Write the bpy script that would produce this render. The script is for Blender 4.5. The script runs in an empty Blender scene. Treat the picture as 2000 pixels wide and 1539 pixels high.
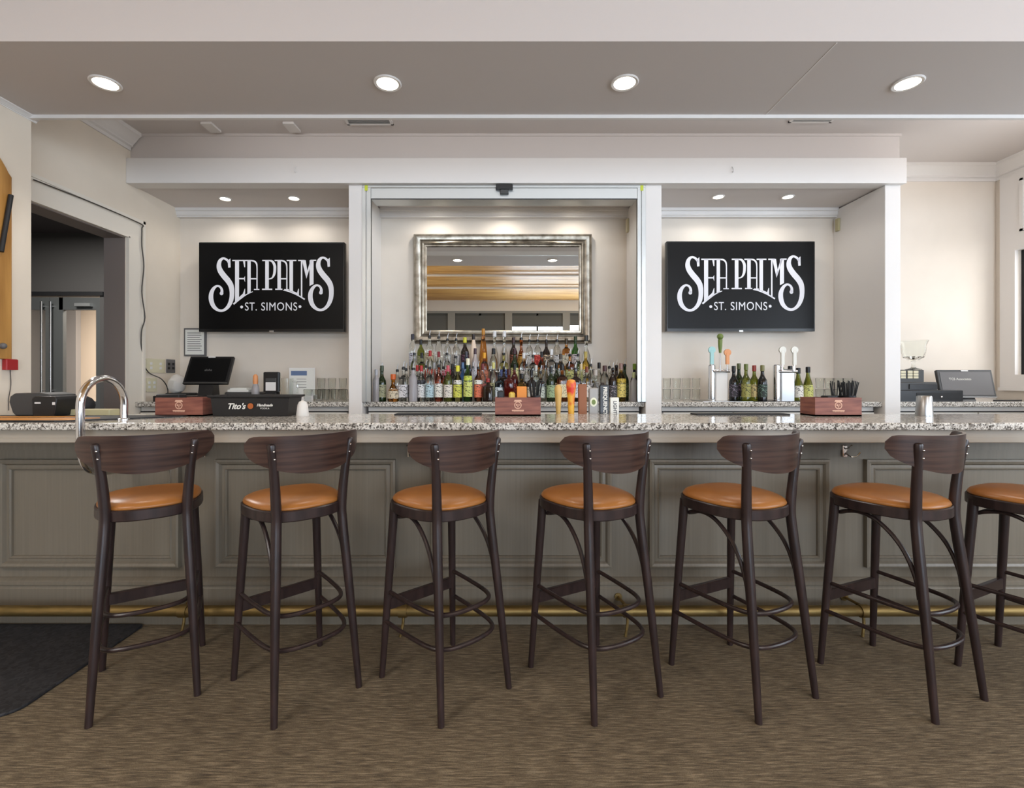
import bpy, bmesh, math, random
from mathutils import Vector, Matrix, Euler
S = bpy.context.scene
COL = S.collection
R = math.radians
random.seed(7)

# ------------------------------------------------------------------ camera
F = 940.0; VX = 985.0; VY = 740.0; EYE = 1.27
cam_d = bpy.data.cameras.new('camera'); cam = bpy.data.objects.new('camera', cam_d); COL.objects.link(cam)
cam.location = (0, 0, EYE); cam.rotation_euler = (R(90), 0, 0)
cam_d.sensor_width = 36; cam_d.lens = F/2000*36
cam_d.shift_x = (1000-VX)/2000; cam_d.shift_y = -(769.5-VY)/2000
cam_d.clip_start = 0.05
S.camera = cam
# ------------------------------------------------------------------ world, exposure, lights
S.view_settings.view_transform = 'Standard'; S.view_settings.look = 'None'
S.view_settings.exposure = 0.30; S.view_settings.gamma = 1; S.view_settings.use_curve_mapping = False
w = bpy.data.worlds.new('sky'); S.world = w; w.use_nodes = True
bg = w.node_tree.nodes['Background']; bg.inputs[0].default_value = (0.80, 0.90, 1.0, 1); bg.inputs[1].default_value = 1.3

def area(name, loc, rot, sx, sy, power, col=(1, 1, 1), spread=180):
    l = bpy.data.lights.new(name, 'AREA'); l.shape = 'RECTANGLE'; l.size = sx; l.size_y = sy
    l.energy = power; l.color = col; l.spread = R(spread)
    o = bpy.data.objects.new(name, l); COL.objects.link(o); o.location = loc; o.rotation_euler = [R(a) for a in rot]
    return o
def lamp(name, loc, power, size_deg, col=(1, .95, .89), rad=.04, blend=.6):
    l = bpy.data.lights.new(name, 'SPOT'); l.energy = power; l.spot_size = R(size_deg); l.spot_blend = blend
    l.color = col; l.shadow_soft_size = rad
    o = bpy.data.objects.new(name, l); COL.objects.link(o); o.location = loc
    return o
area('daylight_back_window', (1.3, -5.62, 1.9), (90, 0, 0), 8.5, 2.5, 700, (.78, .91, 1.08))
area('daylight_right_window', (6.1, -0.6, 1.9), (90, 0, 90), 4.8, 2.3, 170, (.80, .92, 1.06))

area('dining_ceiling_lamp', (-2.6, -1.2, 3.5), (0, 0, 0), 1.6, 1.6, 90, (.97, .96, .95))
area('dining_ceiling_lamp', (3.2, -2.2, 3.5), (0, 0, 0), 1.6, 1.6, 60, (.95, .96, 1))
area('hidden_fill_light', (4.1, 3.15, 3.14), (165, 0, 0), 1.2, .2, 9, (1, .985, .98))  # added fill, out of view above the strip, brightens the right upper ceiling
area('daylight_side_window', (4.96, 3.82, 1.9), (90, 0, 90), 1.05, 1.05, 13, (.98, .99, 1))
area('hidden_fill_light', (.3, 3.02, 3.12), (112, 0, 0), 5.4, .06, 8, (.96, .97, 1))  # second added fill behind the strip, no fixture, lifts frieze and upper walls
area('vestibule_lamp', (-5.0, 4.6, 3.1), (0, 0, 0), .8, .8, 80, (1, .97, .94))
area('hall_lamp', (-5.6, 7.2, 2.9), (0, 0, 0), .8, .6, 300, (1, .9, .8))

# ------------------------------------------------------------------ helpers
def X(px, d): return (px-VX)*d/F
def Z(py, d): return EYE-(py-VY)*d/F
def lin(c):
    c = c/255.0
    return c/12.92 if c <= .04045 else ((c+.055)/1.055)**2.4
def rgb(r, g, b): return (lin(r), lin(g), lin(b), 1)
M = {}
def mat(name, col, rough=.5, metal=0, trans=0, ior=1.45, emit=0, coat=0, spec=None, ecol=None):
    m = bpy.data.materials.new(name); m.use_nodes = True
    p = m.node_tree.nodes['Principled BSDF']
    p.inputs['Base Color'].default_value = rgb(*col); p.inputs['Roughness'].default_value = rough
    p.inputs['Metallic'].default_value = metal; p.inputs['Transmission Weight'].default_value = trans
    p.inputs['IOR'].default_value = ior
    if coat: p.inputs['Coat Weight'].default_value = coat; p.inputs['Coat Roughness'].default_value = .08
    if spec is not None: p.inputs['Specular IOR Level'].default_value = spec
    if emit:
        p.inputs['Emission Color'].default_value = rgb(*(ecol or col)); p.inputs['Emission Strength'].default_value = emit
    M[name] = m
    return m
def nodes(m): return m.node_tree.nodes, m.node_tree.links, m.node_tree.nodes['Principled BSDF']
def tex_mix(m, c1, c2, kind='NOISE', scale=(1, 1, 1), tscale=5, detail=4, lo=.4, hi=.6, bump=0, dist=.01, rough=.5):
    n, l, p = nodes(m)
    tc = n.new('ShaderNodeTexCoord'); mp = n.new('ShaderNodeMapping'); mp.inputs['Scale'].default_value = scale
    l.new(tc.outputs['Object'], mp.inputs['Vector'])
    if kind == 'NOISE':
        t = n.new('ShaderNodeTexNoise'); t.inputs['Scale'].default_value = tscale; t.inputs['Detail'].default_value = detail
        t.inputs['Roughness'].default_value = rough; out = t.outputs['Fac']
    elif kind == 'VORONOI':
        t = n.new('ShaderNodeTexVoronoi'); t.inputs['Scale'].default_value = tscale; out = t.outputs['Color']
    else:
        t = n.new('ShaderNodeTexWave'); t.inputs['Scale'].default_value = tscale; t.inputs['Distortion'].default_value = 2
        t.inputs['Detail'].default_value = detail; out = t.outputs['Fac']
    l.new(mp.outputs[0], t.inputs['Vector'])
    r = n.new('ShaderNodeValToRGB'); r.color_ramp.elements[0].position = lo; r.color_ramp.elements[1].position = hi
    r.color_ramp.elements[0].color = rgb(*c1); r.color_ramp.elements[1].color = rgb(*c2)
    l.new(out, r.inputs[0]); l.new(r.outputs[0], p.inputs['Base Color'])
    if bump:
        b = n.new('ShaderNodeBump'); b.inputs['Strength'].default_value = bump; b.inputs['Distance'].default_value = dist
        l.new(out, b.inputs['Height']); l.new(b.outputs[0], p.inputs['Normal'])
    return r

mat('wall_paint', (226, 216, 203), .6); tex_mix(M['wall_paint'], (223, 213, 200), (229, 219, 206), tscale=3, lo=.3, hi=.7)
mat('wall_cream', (226, 217, 203), .6); tex_mix(M['wall_cream'], (224, 212, 195), (231, 219, 202), tscale=3, lo=.3, hi=.7)
mat('trim_white', (228, 224, 220), .45); mat('trim_cream', (228, 220, 207), .45); mat('ceiling_white', (214, 207, 203), .75)
mat('soffit_white', (206, 199, 195), .75)
mat('bar_grey', (117, 110, 97), .36); tex_mix(M['bar_grey'], (112, 104, 91), (120, 112, 99), scale=(60, 1, 1), tscale=1.5, lo=.3, hi=.7)
mat('bar_taupe', (172, 162, 148), .45)
mat('cabinet_white', (222, 218, 212), .5)
mat('vestibule_dark', (74, 72, 70), .7); mat('vestibule_ceiling', (52, 44, 42), .8); mat('jamb_brown', (126, 115, 109), .6)
mat('door_grey', (78, 80, 79), .5); mat('hall_beige', (205, 190, 172), .7); mat('hall_grey', (125, 122, 120), .7)
mat('chrome', (220, 220, 222), .12, 1); mat('brushed_steel', (172, 172, 172), .34, 1); mat('aluminium', (196, 198, 196), .4, .8)
mat('brass', (140, 116, 70), .5, .85); tex_mix(M['brass'], (112, 93, 54), (150, 126, 80), scale=(3, 20, 20), tscale=2, lo=.3, hi=.7)
mat('black_plastic', (28, 27, 28), .35); mat('black_matte', (24, 24, 25), .6); mat('dark_grey_plastic', (64, 64, 64), .45)
mat('mid_grey_plastic', (98, 96, 96), .45)
mat('rubber', (38, 37, 40), .7); tex_mix(M['rubber'], (26, 26, 29), (48, 47, 50), 'VORONOI', tscale=70, lo=.2, hi=.9, bump=.5, dist=.004)
mat('stool_wood', (50, 38, 36), .32, spec=.5); tex_mix(M['stool_wood'], (38, 28, 27), (54, 40, 38), scale=(1, 1, .15), tscale=40, lo=.35, hi=.7)
mat('back_wood', (70, 48, 40), .3); tex_mix(M['back_wood'], (44, 30, 27), (80, 58, 49), scale=(1.5, 1.5, 30), tscale=3, detail=6, lo=.3, hi=.75)
mat('leather', (172, 110, 58), .33); tex_mix(M['leather'], (148, 94, 44), (162, 105, 51), tscale=6, lo=.3, hi=.7)
mat('cigar_wood', (128, 74, 62), .5); tex_mix(M['cigar_wood'], (106, 58, 50), (150, 94, 76), scale=(1, 1, 9), tscale=6, lo=.3, hi=.7)
mat('oak', (196, 142, 62), .45); tex_mix(M['oak'], (148, 102, 46), (190, 142, 76), scale=(6, 6, .6), tscale=3, lo=.3, hi=.7)
mat('silver_leaf', (186, 180, 168), .3, .9); tex_mix(M['silver_leaf'], (126, 118, 104), (192, 184, 170), tscale=14, lo=.3, hi=.7)
mat('mirror', (236, 238, 236), .0, 1)
mat('screen_black', (12, 12, 13), .32, spec=.2); mat('screen_frame', (20, 20, 20), .25)
mat('screen_white', (205, 205, 210), .5, emit=.28); mat('print_white', (225, 222, 214), .6); mat('print_black', (20, 20, 20), .6)
mat('print_tan', (214, 170, 145), .6)
mat('lamp_glow', (255, 244, 225), .5, emit=14)
mat('cream_plastic', (214, 206, 176), .5); mat('beige_plastic', (186, 178, 140), .5)
mat('red_plastic', (160, 36, 38), .45); mat('paper', (222, 222, 216), .7)
mat('cable', (70, 66, 62), .6); mat('white_plastic', (224, 222, 220), .4); mat('crumple', (216, 212, 206), .8)
mat('yellow_green', (196, 206, 60), .5)
mat('clear_glass', (250, 252, 250), .02, trans=1, ior=1.22); mat('frost_glass', (226, 222, 226), .28, trans=.7)
mat('window_pane', (40, 42, 42), .05, spec=.8)
mat('blind_grey', (96, 98, 98), .7); mat('frame_grey', (150, 150, 148), .6)
mat('orange_strip', (216, 150, 80), .5)
# thin pane
pm = bpy.data.materials.new('pane'); pm.use_nodes = True; n = pm.node_tree.nodes; l = pm.node_tree.links; M['pane'] = pm
n.remove(n['Principled BSDF']); tr = n.new('ShaderNodeBsdfTransparent'); gl = n.new('ShaderNodeBsdfGlossy'); gl.inputs['Roughness'].default_value = .03
mx = n.new('ShaderNodeMixShader'); mx.inputs[0].default_value = .08
l.new(tr.outputs[0], mx.inputs[1]); l.new(gl.outputs[0], mx.inputs[2]); l.new(mx.outputs[0], n['Material Output'].inputs[0])
# granite: speckled
def granite(name, rough):
    m = mat(name, (190, 184, 172), rough)
    n, l, p = nodes(m)
    tc = n.new('ShaderNodeTexCoord')
    v = n.new('ShaderNodeTexVoronoi'); v.inputs['Scale'].default_value = 165
    l.new(tc.outputs['Object'], v.inputs['Vector'])
    sp = n.new('ShaderNodeSeparateColor'); l.new(v.outputs['Color'], sp.inputs[0])
    r = n.new('ShaderNodeValToRGB'); cr = r.color_ramp; cr.interpolation = 'CONSTANT'
    cr.elements[0].position = 0; cr.elements[0].color = rgb(88, 83, 78)
    cr.elements[1].position = .12; cr.elements[1].color = rgb(146, 140, 132)
    for pos, c in ((.28, (208, 204, 196)), (.62, (182, 177, 168)), (.80, (226, 222, 214))):
        e = cr.elements.new(pos); e.color = rgb(*c)
    l.new(sp.outputs[0], r.inputs[0])
    v2 = n.new('ShaderNodeTexNoise'); v2.inputs['Scale'].default_value = 60; v2.inputs['Detail'].default_value = 2
    l.new(tc.outputs['Object'], v2.inputs['Vector'])
    r2 = n.new('ShaderNodeValToRGB'); r2.color_ramp.elements[0].position = .36; r2.color_ramp.elements[1].position = .44
    r2.color_ramp.elements[0].color = rgb(112, 106, 100); r2.color_ramp.elements[1].color = (1, 1, 1, 1)
    l.new(v2.outputs['Fac'], r2.inputs[0])
    mm = n.new('ShaderNodeMix'); mm.data_type = 'RGBA'; mm.blend_type = 'MULTIPLY'; mm.inputs[0].default_value = .75
    l.new(r.outputs[0], mm.inputs[6]); l.new(r2.outputs[0], mm.inputs[7]); l.new(mm.outputs[2], p.inputs['Base Color'])
granite('granite', .1)
# carpet: heathered horizontal streaks
m = mat('carpet', (120, 104, 82), .95)
n, l, p = nodes(m)
tc = n.new('ShaderNodeTexCoord')
def nz(scale, ts, det, rg=.6):
    mp = n.new('ShaderNodeMapping'); mp.inputs['Scale'].default_value = scale; l.new(tc.outputs['Object'], mp.inputs[0])
    t = n.new('ShaderNodeTexNoise'); t.inputs['Scale'].default_value = ts; t.inputs['Detail'].default_value = det; t.inputs['Roughness'].default_value = rg
    l.new(mp.outputs[0], t.inputs['Vector']); return t.outputs['Fac']
a = nz((1.0, 12, 1), 14, 5, .62); b = nz((1, 1, 1), 260, 2); c = nz((1, 2.5, 1), 1.6, 2)
ma = n.new('ShaderNodeMath'); ma.operation = 'MULTIPLY_ADD'; ma.inputs[1].default_value = .30; l.new(b, ma.inputs[0]); l.new(a, ma.inputs[2])
mb_ = n.new('ShaderNodeMath'); mb_.operation = 'MULTIPLY_ADD'; mb_.inputs[1].default_value = .10; l.new(c, mb_.inputs[0]); l.new(ma.outputs[0], mb_.inputs[2])
r = n.new('ShaderNodeValToRGB'); cr = r.color_ramp; cr.elements[0].position = .50; cr.elements[0].color = rgb(62, 53, 42)
cr.elements[1].position = .98; cr.elements[1].color = rgb(156, 140, 116)
e = cr.elements.new(.72); e.color = rgb(106, 93, 73)
l.new(mb_.outputs[0], r.inputs[0]); l.new(r.outputs[0], p.inputs['Base Color'])
bp = n.new('ShaderNodeBump'); bp.inputs['Strength'].default_value = .5; bp.inputs['Distance'].default_value = .004
l.new(ma.outputs[0], bp.inputs['Height']); l.new(bp.outputs[0], p.inputs['Normal'])
# wood plank ceiling of the dining room (boards run along x)
m = mat('plank_wood', (200, 150, 80), .5)
n, l, p = nodes(m)
tc = n.new('ShaderNodeTexCoord'); mp = n.new('ShaderNodeMapping'); mp.inputs['Scale'].default_value = (.5, 5, 1)
l.new(tc.outputs['Object'], mp.inputs[0]); t = n.new('ShaderNodeTexNoise'); t.inputs['Scale'].default_value = 2.5; t.inputs['Detail'].default_value = 6
l.new(mp.outputs[0], t.inputs['Vector']); r = n.new('ShaderNodeValToRGB'); r.color_ramp.elements[0].position = .3; r.color_ramp.elements[1].position = .7
r.color_ramp.elements[0].color = rgb(176, 124, 58); r.color_ramp.elements[1].color = rgb(226, 178, 104)
l.new(t.outputs['Fac'], r.inputs[0]); l.new(r.outputs[0], p.inputs['Base Color'])

class MB:
    def __init__(s): s.v = []; s.f = []; s.smooth = 35
    def add(s, vs, fs):
        o = len(s.v); s.v += [tuple(v) for v in vs]; s.f += [tuple(i+o for i in f) for f in fs]; return s
    def box(s, x0, x1, y0, y1, z0, z1, mtx=None):
        vs = [Vector(p) for p in ((x0, y0, z0), (x1, y0, z0), (x1, y1, z0), (x0, y1, z0), (x0, y0, z1), (x1, y0, z1), (x1, y1, z1), (x0, y1, z1))]
        if mtx: vs = [mtx @ v for v in vs]
        return s.add(vs, [(0, 3, 2, 1), (4, 5, 6, 7), (0, 1, 5, 4), (1, 2, 6, 5), (2, 3, 7, 6), (3, 0, 4, 7)])
    def rbox(s, x0, x1, y0, y1, z0, z1, r=.005, mtx=None):      # box with chamfered vertical and top edges
        def ring(i, z): return [(x0+r+i, y0+i, z), (x1-r-i, y0+i, z), (x1-i, y0+r+i, z), (x1-i, y1-r-i, z), (x1-r-i, y1-i, z), (x0+r+i, y1-i, z), (x0+i, y1-r-i, z), (x0+i, y0+r+i, z)]
        rings = [ring(0, z0), ring(0, z1-r), ring(r, z1)]
        vs = [Vector(p) for q in rings for p in q]
        if mtx: vs = [mtx @ v for v in vs]
        fs = [tuple(reversed(range(8))), tuple(range(16, 24))]
        for k in (0, 8):
            for i in range(8): fs.append((k+i, k+(i+1) % 8, k+8+(i+1) % 8, k+8+i))
        return s.add(vs, fs)
    def tube(s, pts, rad, seg=12, cap=True, closed=False):
        pts = [Vector(p) for p in pts]; n = len(pts)
        rs = rad if isinstance(rad, (list, tuple)) else [rad]*n
        up = None; vs = []
        for i, p in enumerate(pts):
            if closed: t = (pts[(i+1) % n]-pts[i-1]).normalized()
            else: t = (pts[min(i+1, n-1)]-pts[max(i-1, 0)]).normalized()
            if up is None:
                up = Vector((0, 0, 1)) if abs(t.z) < .9 else Vector((1, 0, 0))
            a = (up-t*up.dot(t)).normalized(); b = t.cross(a); up = a
            for k in range(seg):
                th = 2*math.pi*k/seg; vs.append(p+(a*math.cos(th)+b*math.sin(th))*rs[i])
        fs = []
        for i in range(n if closed else n-1):
            j = (i+1) % n
            for k in range(seg):
                fs.append((i*seg+k, i*seg+(k+1) % seg, j*seg+(k+1) % seg, j*seg+k))
        if cap and not closed: fs += [tuple(reversed(range(seg))), tuple((n-1)*seg+k for k in range(seg))]
        return s.add(vs, fs)
    def lathe(s, prof, c=(0, 0, 0), seg=20, n=2.0, sy=1.0, close=False, mtx=None):   # prof (r,z); n = superellipse power
        vs = []; fs = []; m = len(prof)
        for r_, z in prof:
            for k in range(seg):
                th = 2*math.pi*(k+.5)/seg; cx, sx = math.cos(th), math.sin(th)
                q = (abs(cx)**n+abs(sx)**n)**(-1/n)
                v = Vector((c[0]+r_*cx*q, c[1]+r_*sx*q*sy, c[2]+z))
                vs.append(mtx @ v if mtx else v)
        for i in range(m if close else m-1):
            j = (i+1) % m
            for k in range(seg): fs.append((i*seg+k, i*seg+(k+1) % seg, j*seg+(k+1) % seg, j*seg+k))
        if not close: fs += [tuple(reversed(range(seg))), tuple((m-1)*seg+k for k in range(seg))]
        return s.add(vs, fs)
    def sphere(s, c, r, seg=10, sz=1.0):
        prof = [(max(r*math.sin(math.pi*i/8), r*.02), -r*sz*math.cos(math.pi*i/8)) for i in range(9)]
        return s.lathe(prof, c, seg)
    def prism(s, poly, a0, a1, axis='y', fn=None):      # polygon in the other two axes, extruded
        def mk(u, v, a):
            return {'y': (u, a, v), 'x': (a, u, v), 'z': (u, v, a)}[axis]
        n = len(poly); vs = [mk(u, v, a0) for u, v in poly]+[mk(u, v, a1) for u, v in poly]
        if fn: vs = [fn(Vector(v)) for v in vs]
        fs = [tuple(range(n)), tuple(reversed(range(n, 2*n)))]
        for i in range(n): fs.append((i, n+i, n+(i+1) % n, (i+1) % n))
        return s.add(vs, fs)
    def build(s, name, m, parent=None, loc=(0, 0, 0), bevel=0, label=None):
        me = bpy.data.meshes.new(name); me.from_pydata(s.v, [], s.f); me.update()
        bm = bmesh.new(); bm.from_mesh(me); bmesh.ops.recalc_face_normals(bm, faces=bm.faces); bm.to_mesh(me); bm.free()
        me.polygons.foreach_set('use_smooth', [True]*len(me.polygons)); me.set_sharp_from_angle(angle=R(s.smooth))
        me.materials.append(M[m] if isinstance(m, str) else m)
        o = bpy.data.objects.new(name, me); COL.objects.link(o); o.location = loc
        if parent: o.parent = parent
        if bevel:
            bv = o.modifiers.new('bevel', 'BEVEL'); bv.width = bevel; bv.segments = 2; bv.limit_method = 'ANGLE'; bv.harden_normals = False
        if label: o['label'] = label
        return o
def tag(o, label=None, cat=None, group=None, kind=None):
    if label: o['label'] = label
    if cat: o['category'] = cat
    if group: o['group'] = group
    if kind: o['kind'] = kind
    return o
def thing(name, label, cat, loc=(0, 0, 0), rz=0, group=None):
    o = bpy.data.objects.new(name, None); COL.objects.link(o); o.location = loc; o.rotation_euler = (0, 0, rz)
    o.empty_display_size = .05
    return tag(o, label, cat, group)
def struct(name, mb, m, label=None, bevel=0):
    o = mb.build(name, m, bevel=bevel); o['kind'] = 'structure'
    if label: o['label'] = label
    return o
def dup(root, loc, rz=None, label=None, cat=None, group=None):
    r_ = root.copy(); COL.objects.link(r_); r_.location = loc
    if rz is not None: r_.rotation_euler = (0, 0, rz)
    tag(r_, label, cat, group)
    for ch in [o for o in S.objects if o.parent == root]:
        c = ch.copy(); COL.objects.link(c); c.parent = r_
        for g in [o for o in S.objects if o.parent == ch]:
            d = g.copy(); COL.objects.link(d); d.parent = c
    return r_
def spline(pts, n=6):
    pts = [Vector(p) for p in pts]; out = []
    P = [pts[0]*2-pts[1]]+pts+[pts[-1]*2-pts[-2]]
    for i in range(1, len(P)-2):
        for k in range(n):
            t = k/n; a, b, c, d = P[i-1], P[i], P[i+1], P[i+2]
            out.append(.5*((2*b)+(c-a)*t+(2*a-5*b+4*c-d)*t*t+(3*b-3*c+d-a)*t**3))
    out.append(pts[-1]); return out
def text(s, size, m, parent, loc, rot=(90, 0, 0), name='lettering', ext=.0006, shear=0, space=1, align='CENTER', sx=1, bold=0):
    cu = bpy.data.curves.new(name, 'FONT'); cu.body = s; cu.size = size; cu.extrude = ext; cu.shear = shear
    cu.space_character = space; cu.align_x = align; cu.align_y = 'CENTER'; cu.offset = bold
    to = bpy.data.objects.new('tmp', cu); COL.objects.link(to)
    bpy.context.view_layer.update()
    me = bpy.data.meshes.new_from_object(to.evaluated_get(bpy.context.evaluated_depsgraph_get()))
    bpy.data.objects.remove(to); me.materials.clear(); me.materials.append(M[m])
    o = bpy.data.objects.new(name, me); COL.objects.link(o); o.location = loc; o.rotation_euler = [R(a) for a in rot]
    o.scale = (sx, 1, 1)
    if parent: o.parent = parent
    return o
NUM = ['first', 'second', 'third', 'fourth', 'fifth', 'sixth', 'seventh', 'eighth', 'ninth', 'tenth', 'eleventh', 'twelfth', 'thirteenth', 'fourteenth',
       'fifteenth', 'sixteenth', 'seventeenth', 'eighteenth', 'nineteenth', 'twentieth', 'twenty-first', 'twenty-second', 'twenty-third', 'twenty-fourth', 'twenty-fifth', 'twenty-sixth', 'twenty-seventh']

# ------------------------------------------------------------------ room shell
YB = 4.65; XL = -3.13; XR = 4.75; ZS = 2.89; ZU = 3.32
struct('floor', MB().box(-3.3, 6.0, -5.6, 4.8, -.1, 0), 'carpet')
struct('floor_vestibule', MB().box(-8, -3.3, 2.6, 9, -.1, 0), 'vestibule_dark')
struct('wall_back', MB().box(-3.3, 4.9, YB, YB+.15, 0, 3.45), 'wall_paint')
wl = MB().box(-3.30, XL, 3.976, YB, 0, 3.45).box(-3.30, XL, 2.97, 3.976, 2.44, 3.45).box(-3.30, XL, 2.97, 3.06, 0, 2.44)
struct('wall_left', wl, 'wall_cream')
struct('trim_jamb', MB().box(-3.302, XL-.002, 3.968, 3.976, 0, 2.44).box(-3.302, XL-.002, 3.06, 3.976, 2.432, 2.44), 'jamb_brown')
struct('wall_left_near', MB().box(-3.3, -2.92, -5.6, 2.97, 0, 3.7), 'wall_cream')
struct('wall_right', MB().box(XR, XR+.15, 4.45, YB, 0, 3.45).box(XR, XR+.15, 2.97, 4.45, 2.46, 3.45).box(XR, XR+.15, 2.97, 4.45, 0, 1.31).box(XR, XR+.15, 2.97, 3.25, 1.31, 2.46).box(XR, 6.15, 2.90, 2.97, 0, 3.45), 'wall_paint')
# dining-room side: right wall with wide openings, wall behind the camera with windows
wr = MB().box(6.0, 6.15, -5.6, 2.97, 0, .8).box(6.0, 6.15, -5.6, 2.97, 3.1, 3.75)
for y in (-5.6, -3.1, -.75, 1.75): wr.box(6.0, 6.15, y, y+.2 if y < 1.7 else 2.97, .8, 3.1)
struct('wall_right_dining', wr, 'wall_paint')
struct('window_right', MB().box(6.06, 6.07, -5.4, 1.75, .8, 3.1), 'pane')
wf = MB().box(-3.3, 6.15, -5.6, -5.45, 0, .55).box(-3.3, 6.15, -5.6, -5.45, 3.27, 3.34)
for x in (-3.3, -1.72, .02, 1.78, 3.54, 5.3): wf.box(x, x+.22, -5.6, -5.45, .55, 3.27)
wf.box(5.5, 6.15, -5.6, -5.45, .55, 3.27)
struct('wall_front', wf, 'frame_grey')
struct('trim_front_frieze', MB().box(-3.3, 6.15, -5.6, -5.42, 3.34, 3.7), 'trim_white')
for i, x in enumerate((-3.08, -1.5, .24, 2.0, 3.76)):
    x1 = (-1.72, .02, 1.78, 3.54, 5.3)[i]
    struct('window_%d' % (i+2), MB().box(x, x1, -5.53, -5.52, .55, 3.27), 'pane')
    fr = MB().box(x, x1, -5.54, -5.50, 3.17, 3.27).box((x+x1)/2-.03, (x+x1)/2+.03, -5.54, -5.5, .55, 3.27)
    struct('trim_%d' % (i+10), fr, 'door_grey')
    low = (.6, .7, 2.86, 2.90, 2.9)[i]
    struct('trim_%d' % (i+20), MB().box(x, x1, -5.50, -5.49, low, 3.2), 'blind_grey')
# sloping plank ceiling
pc = MB()
yy = -5.45
while yy < 2.31:
    y2 = min(yy+.62, 2.31); pc.box(-3.3, 6.15, yy+.012, y2, 3.66, 3.70); yy += .62
pc.box(-3.3, 6.15, -5.45, 2.31, 3.70, 3.78)
struct('ceiling_planks', pc, 'plank_wood')
for y in (-1.6, -3.1): tag(MB().tube([(-2.9, y, 3.6), (6, y, 3.6)], .03).build('ceiling_pipe', 'trim_white'),
                          'white pipe along the plank ceiling, %s of the two in the mirror' % ('upper' if y > -2 else 'lower'), 'pipe')
# dropped ceiling strip above the bar, with its lip
struct('ceiling', MB().box(-3.3, 6.0, 2.31, 2.97, ZS, 3.75), 'soffit_white')
struct('trim_lip', MB().box(-2.92, 6.0, 2.95, 2.972, ZS-.022, ZS+.03), 'trim_white')
struct('trim_seam', MB().box(1.6, 1.606, 2.32, 2.95, ZS-.0015, ZS), 'trim_white')
struct('ceiling_upper', MB().box(-3.3, 4.9, 2.97, YB+.1, ZU, ZU+.1), 'ceiling_white')
struct('trim_beam', MB().box(XL, 3.33, 3.98, 4.10, ZS, 3.10), 'trim_white', bevel=.004)
struct('trim_soffit', MB().box(XL, 3.31, 4.03, YB, 2.90, ZU).box(XL, 3.32, 4.02, 4.05, ZU-.02, ZU), 'ceiling_white')
# crown mouldings
def crown(y0, y1, zt, h, dpt):      # profile (depth out, z)
    return [(0, zt), (dpt, zt), (dpt, zt-h*.2), (dpt*.85, zt-h*.25), (dpt*.55, zt-h*.5), (dpt*.3, zt-h*.68), (dpt*.3, zt-h*.76), (dpt*.12, zt-h*.82), (dpt*.12, zt-h), (0, zt-h)]
pr = crown(0, 0, ZU, .145, .10)
struct('trim_crown_left', MB().prism([(XL+a, b) for a, b in pr], 2.97, 4.02, 'y'), 'trim_white')
struct('trim_crown_right', MB().prism([(XR-a, b) for a, b in pr], 2.97, YB, 'y'), 'trim_white')
struct('trim_crown_back', MB().prism([(YB-a, b) for a, b in pr], 3.33, XR, 'x'), 'trim_white')
struct('trim_crown_near', MB().prism([(-2.92+a*.4, b) for a, b in crown(0, 0, ZS, .03, .075)], -1, 3.0, 'y'), 'trim_white')
for i, (a, b) in enumerate(((XL, -1.30), (-1.187, 1.18), (1.314, 3.18))):
    struct('trim_niche_%d' % (i+1), MB().prism([(YB, 2.90), (4.575, 2.90), (4.575, 2.872), (4.585, 2.868), (4.59, 2.835), (4.60, 2.83), (4.60, 2.818), (YB, 2.818)], a, b, 'x'), 'trim_white')
# posts dividing the back bar and the wing wall on the right
struct('wall_post_left', MB().box(-1.301, -1.187, 4.02, YB, 0, ZS), 'trim_white', bevel=.004)
struct('wall_post_right', MB().box(1.18, 1.314, 4.02, YB, 0, ZS), 'trim_white', bevel=.004)
struct('wall_wing', MB().box(3.18, 3.31, 4.02, YB, 0, ZS), 'trim_white', bevel=.004)
# door casing on the left wall
cs = MB().box(XL, XL+.022, 3.985, 4.156, 0, 2.62).box(XL, XL+.022, 2.98, 3.985, 2.45, 2.62)
cs.box(XL, XL+.030, 4.135, 4.160, 0, 2.625).box(XL, XL+.030, 2.98, 4.160, 2.60, 2.625).box(XL, XL+.028, 3.978, 3.99, 0, 2.45).box(XL, XL+.028, 2.98, 3.99, 2.44, 2.452)
struct('trim_casing', cs, 'trim_cream')
# vestibule
struct('wall_vestibule', MB().box(-8, -5.857-.68, 6.2, 6.3, 0, 3.3).box(-5.21, -3.3, 6.2, 6.3, 0, 3.3).box(-6.54, -5.21, 6.2, 6.3, 2.34, 3.3), 'vestibule_dark')
struct('wall_vestibule_left', MB().box(-8.1, -8, 2.6, 9, 0, 3.3).box(-8, -3.3, 2.6, 2.7, 0, 3.3), 'vestibule_dark')
struct('ceiling_vestibule', MB().box(-8, -3.3, 2.6, 6.3, 3.15, 3.3), 'vestibule_ceiling')
struct('wall_hall', MB().box(-3.4, -3.3, 6.3, 8.6, 0, 3), 'hall_grey')
struct('wall_hall_end', MB().box(-9, -3.3, 8.7, 8.75, 0, 3), 'hall_beige')
struct('wall_hall_grey', MB().box(-9, -7.48, 8.4, 8.5, 0, 3), 'hall_grey')
struct('ceiling_hall', MB().box(-8, -3.3, 6.3, 8.75, 3.0, 3.1), 'trim_white')
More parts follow.
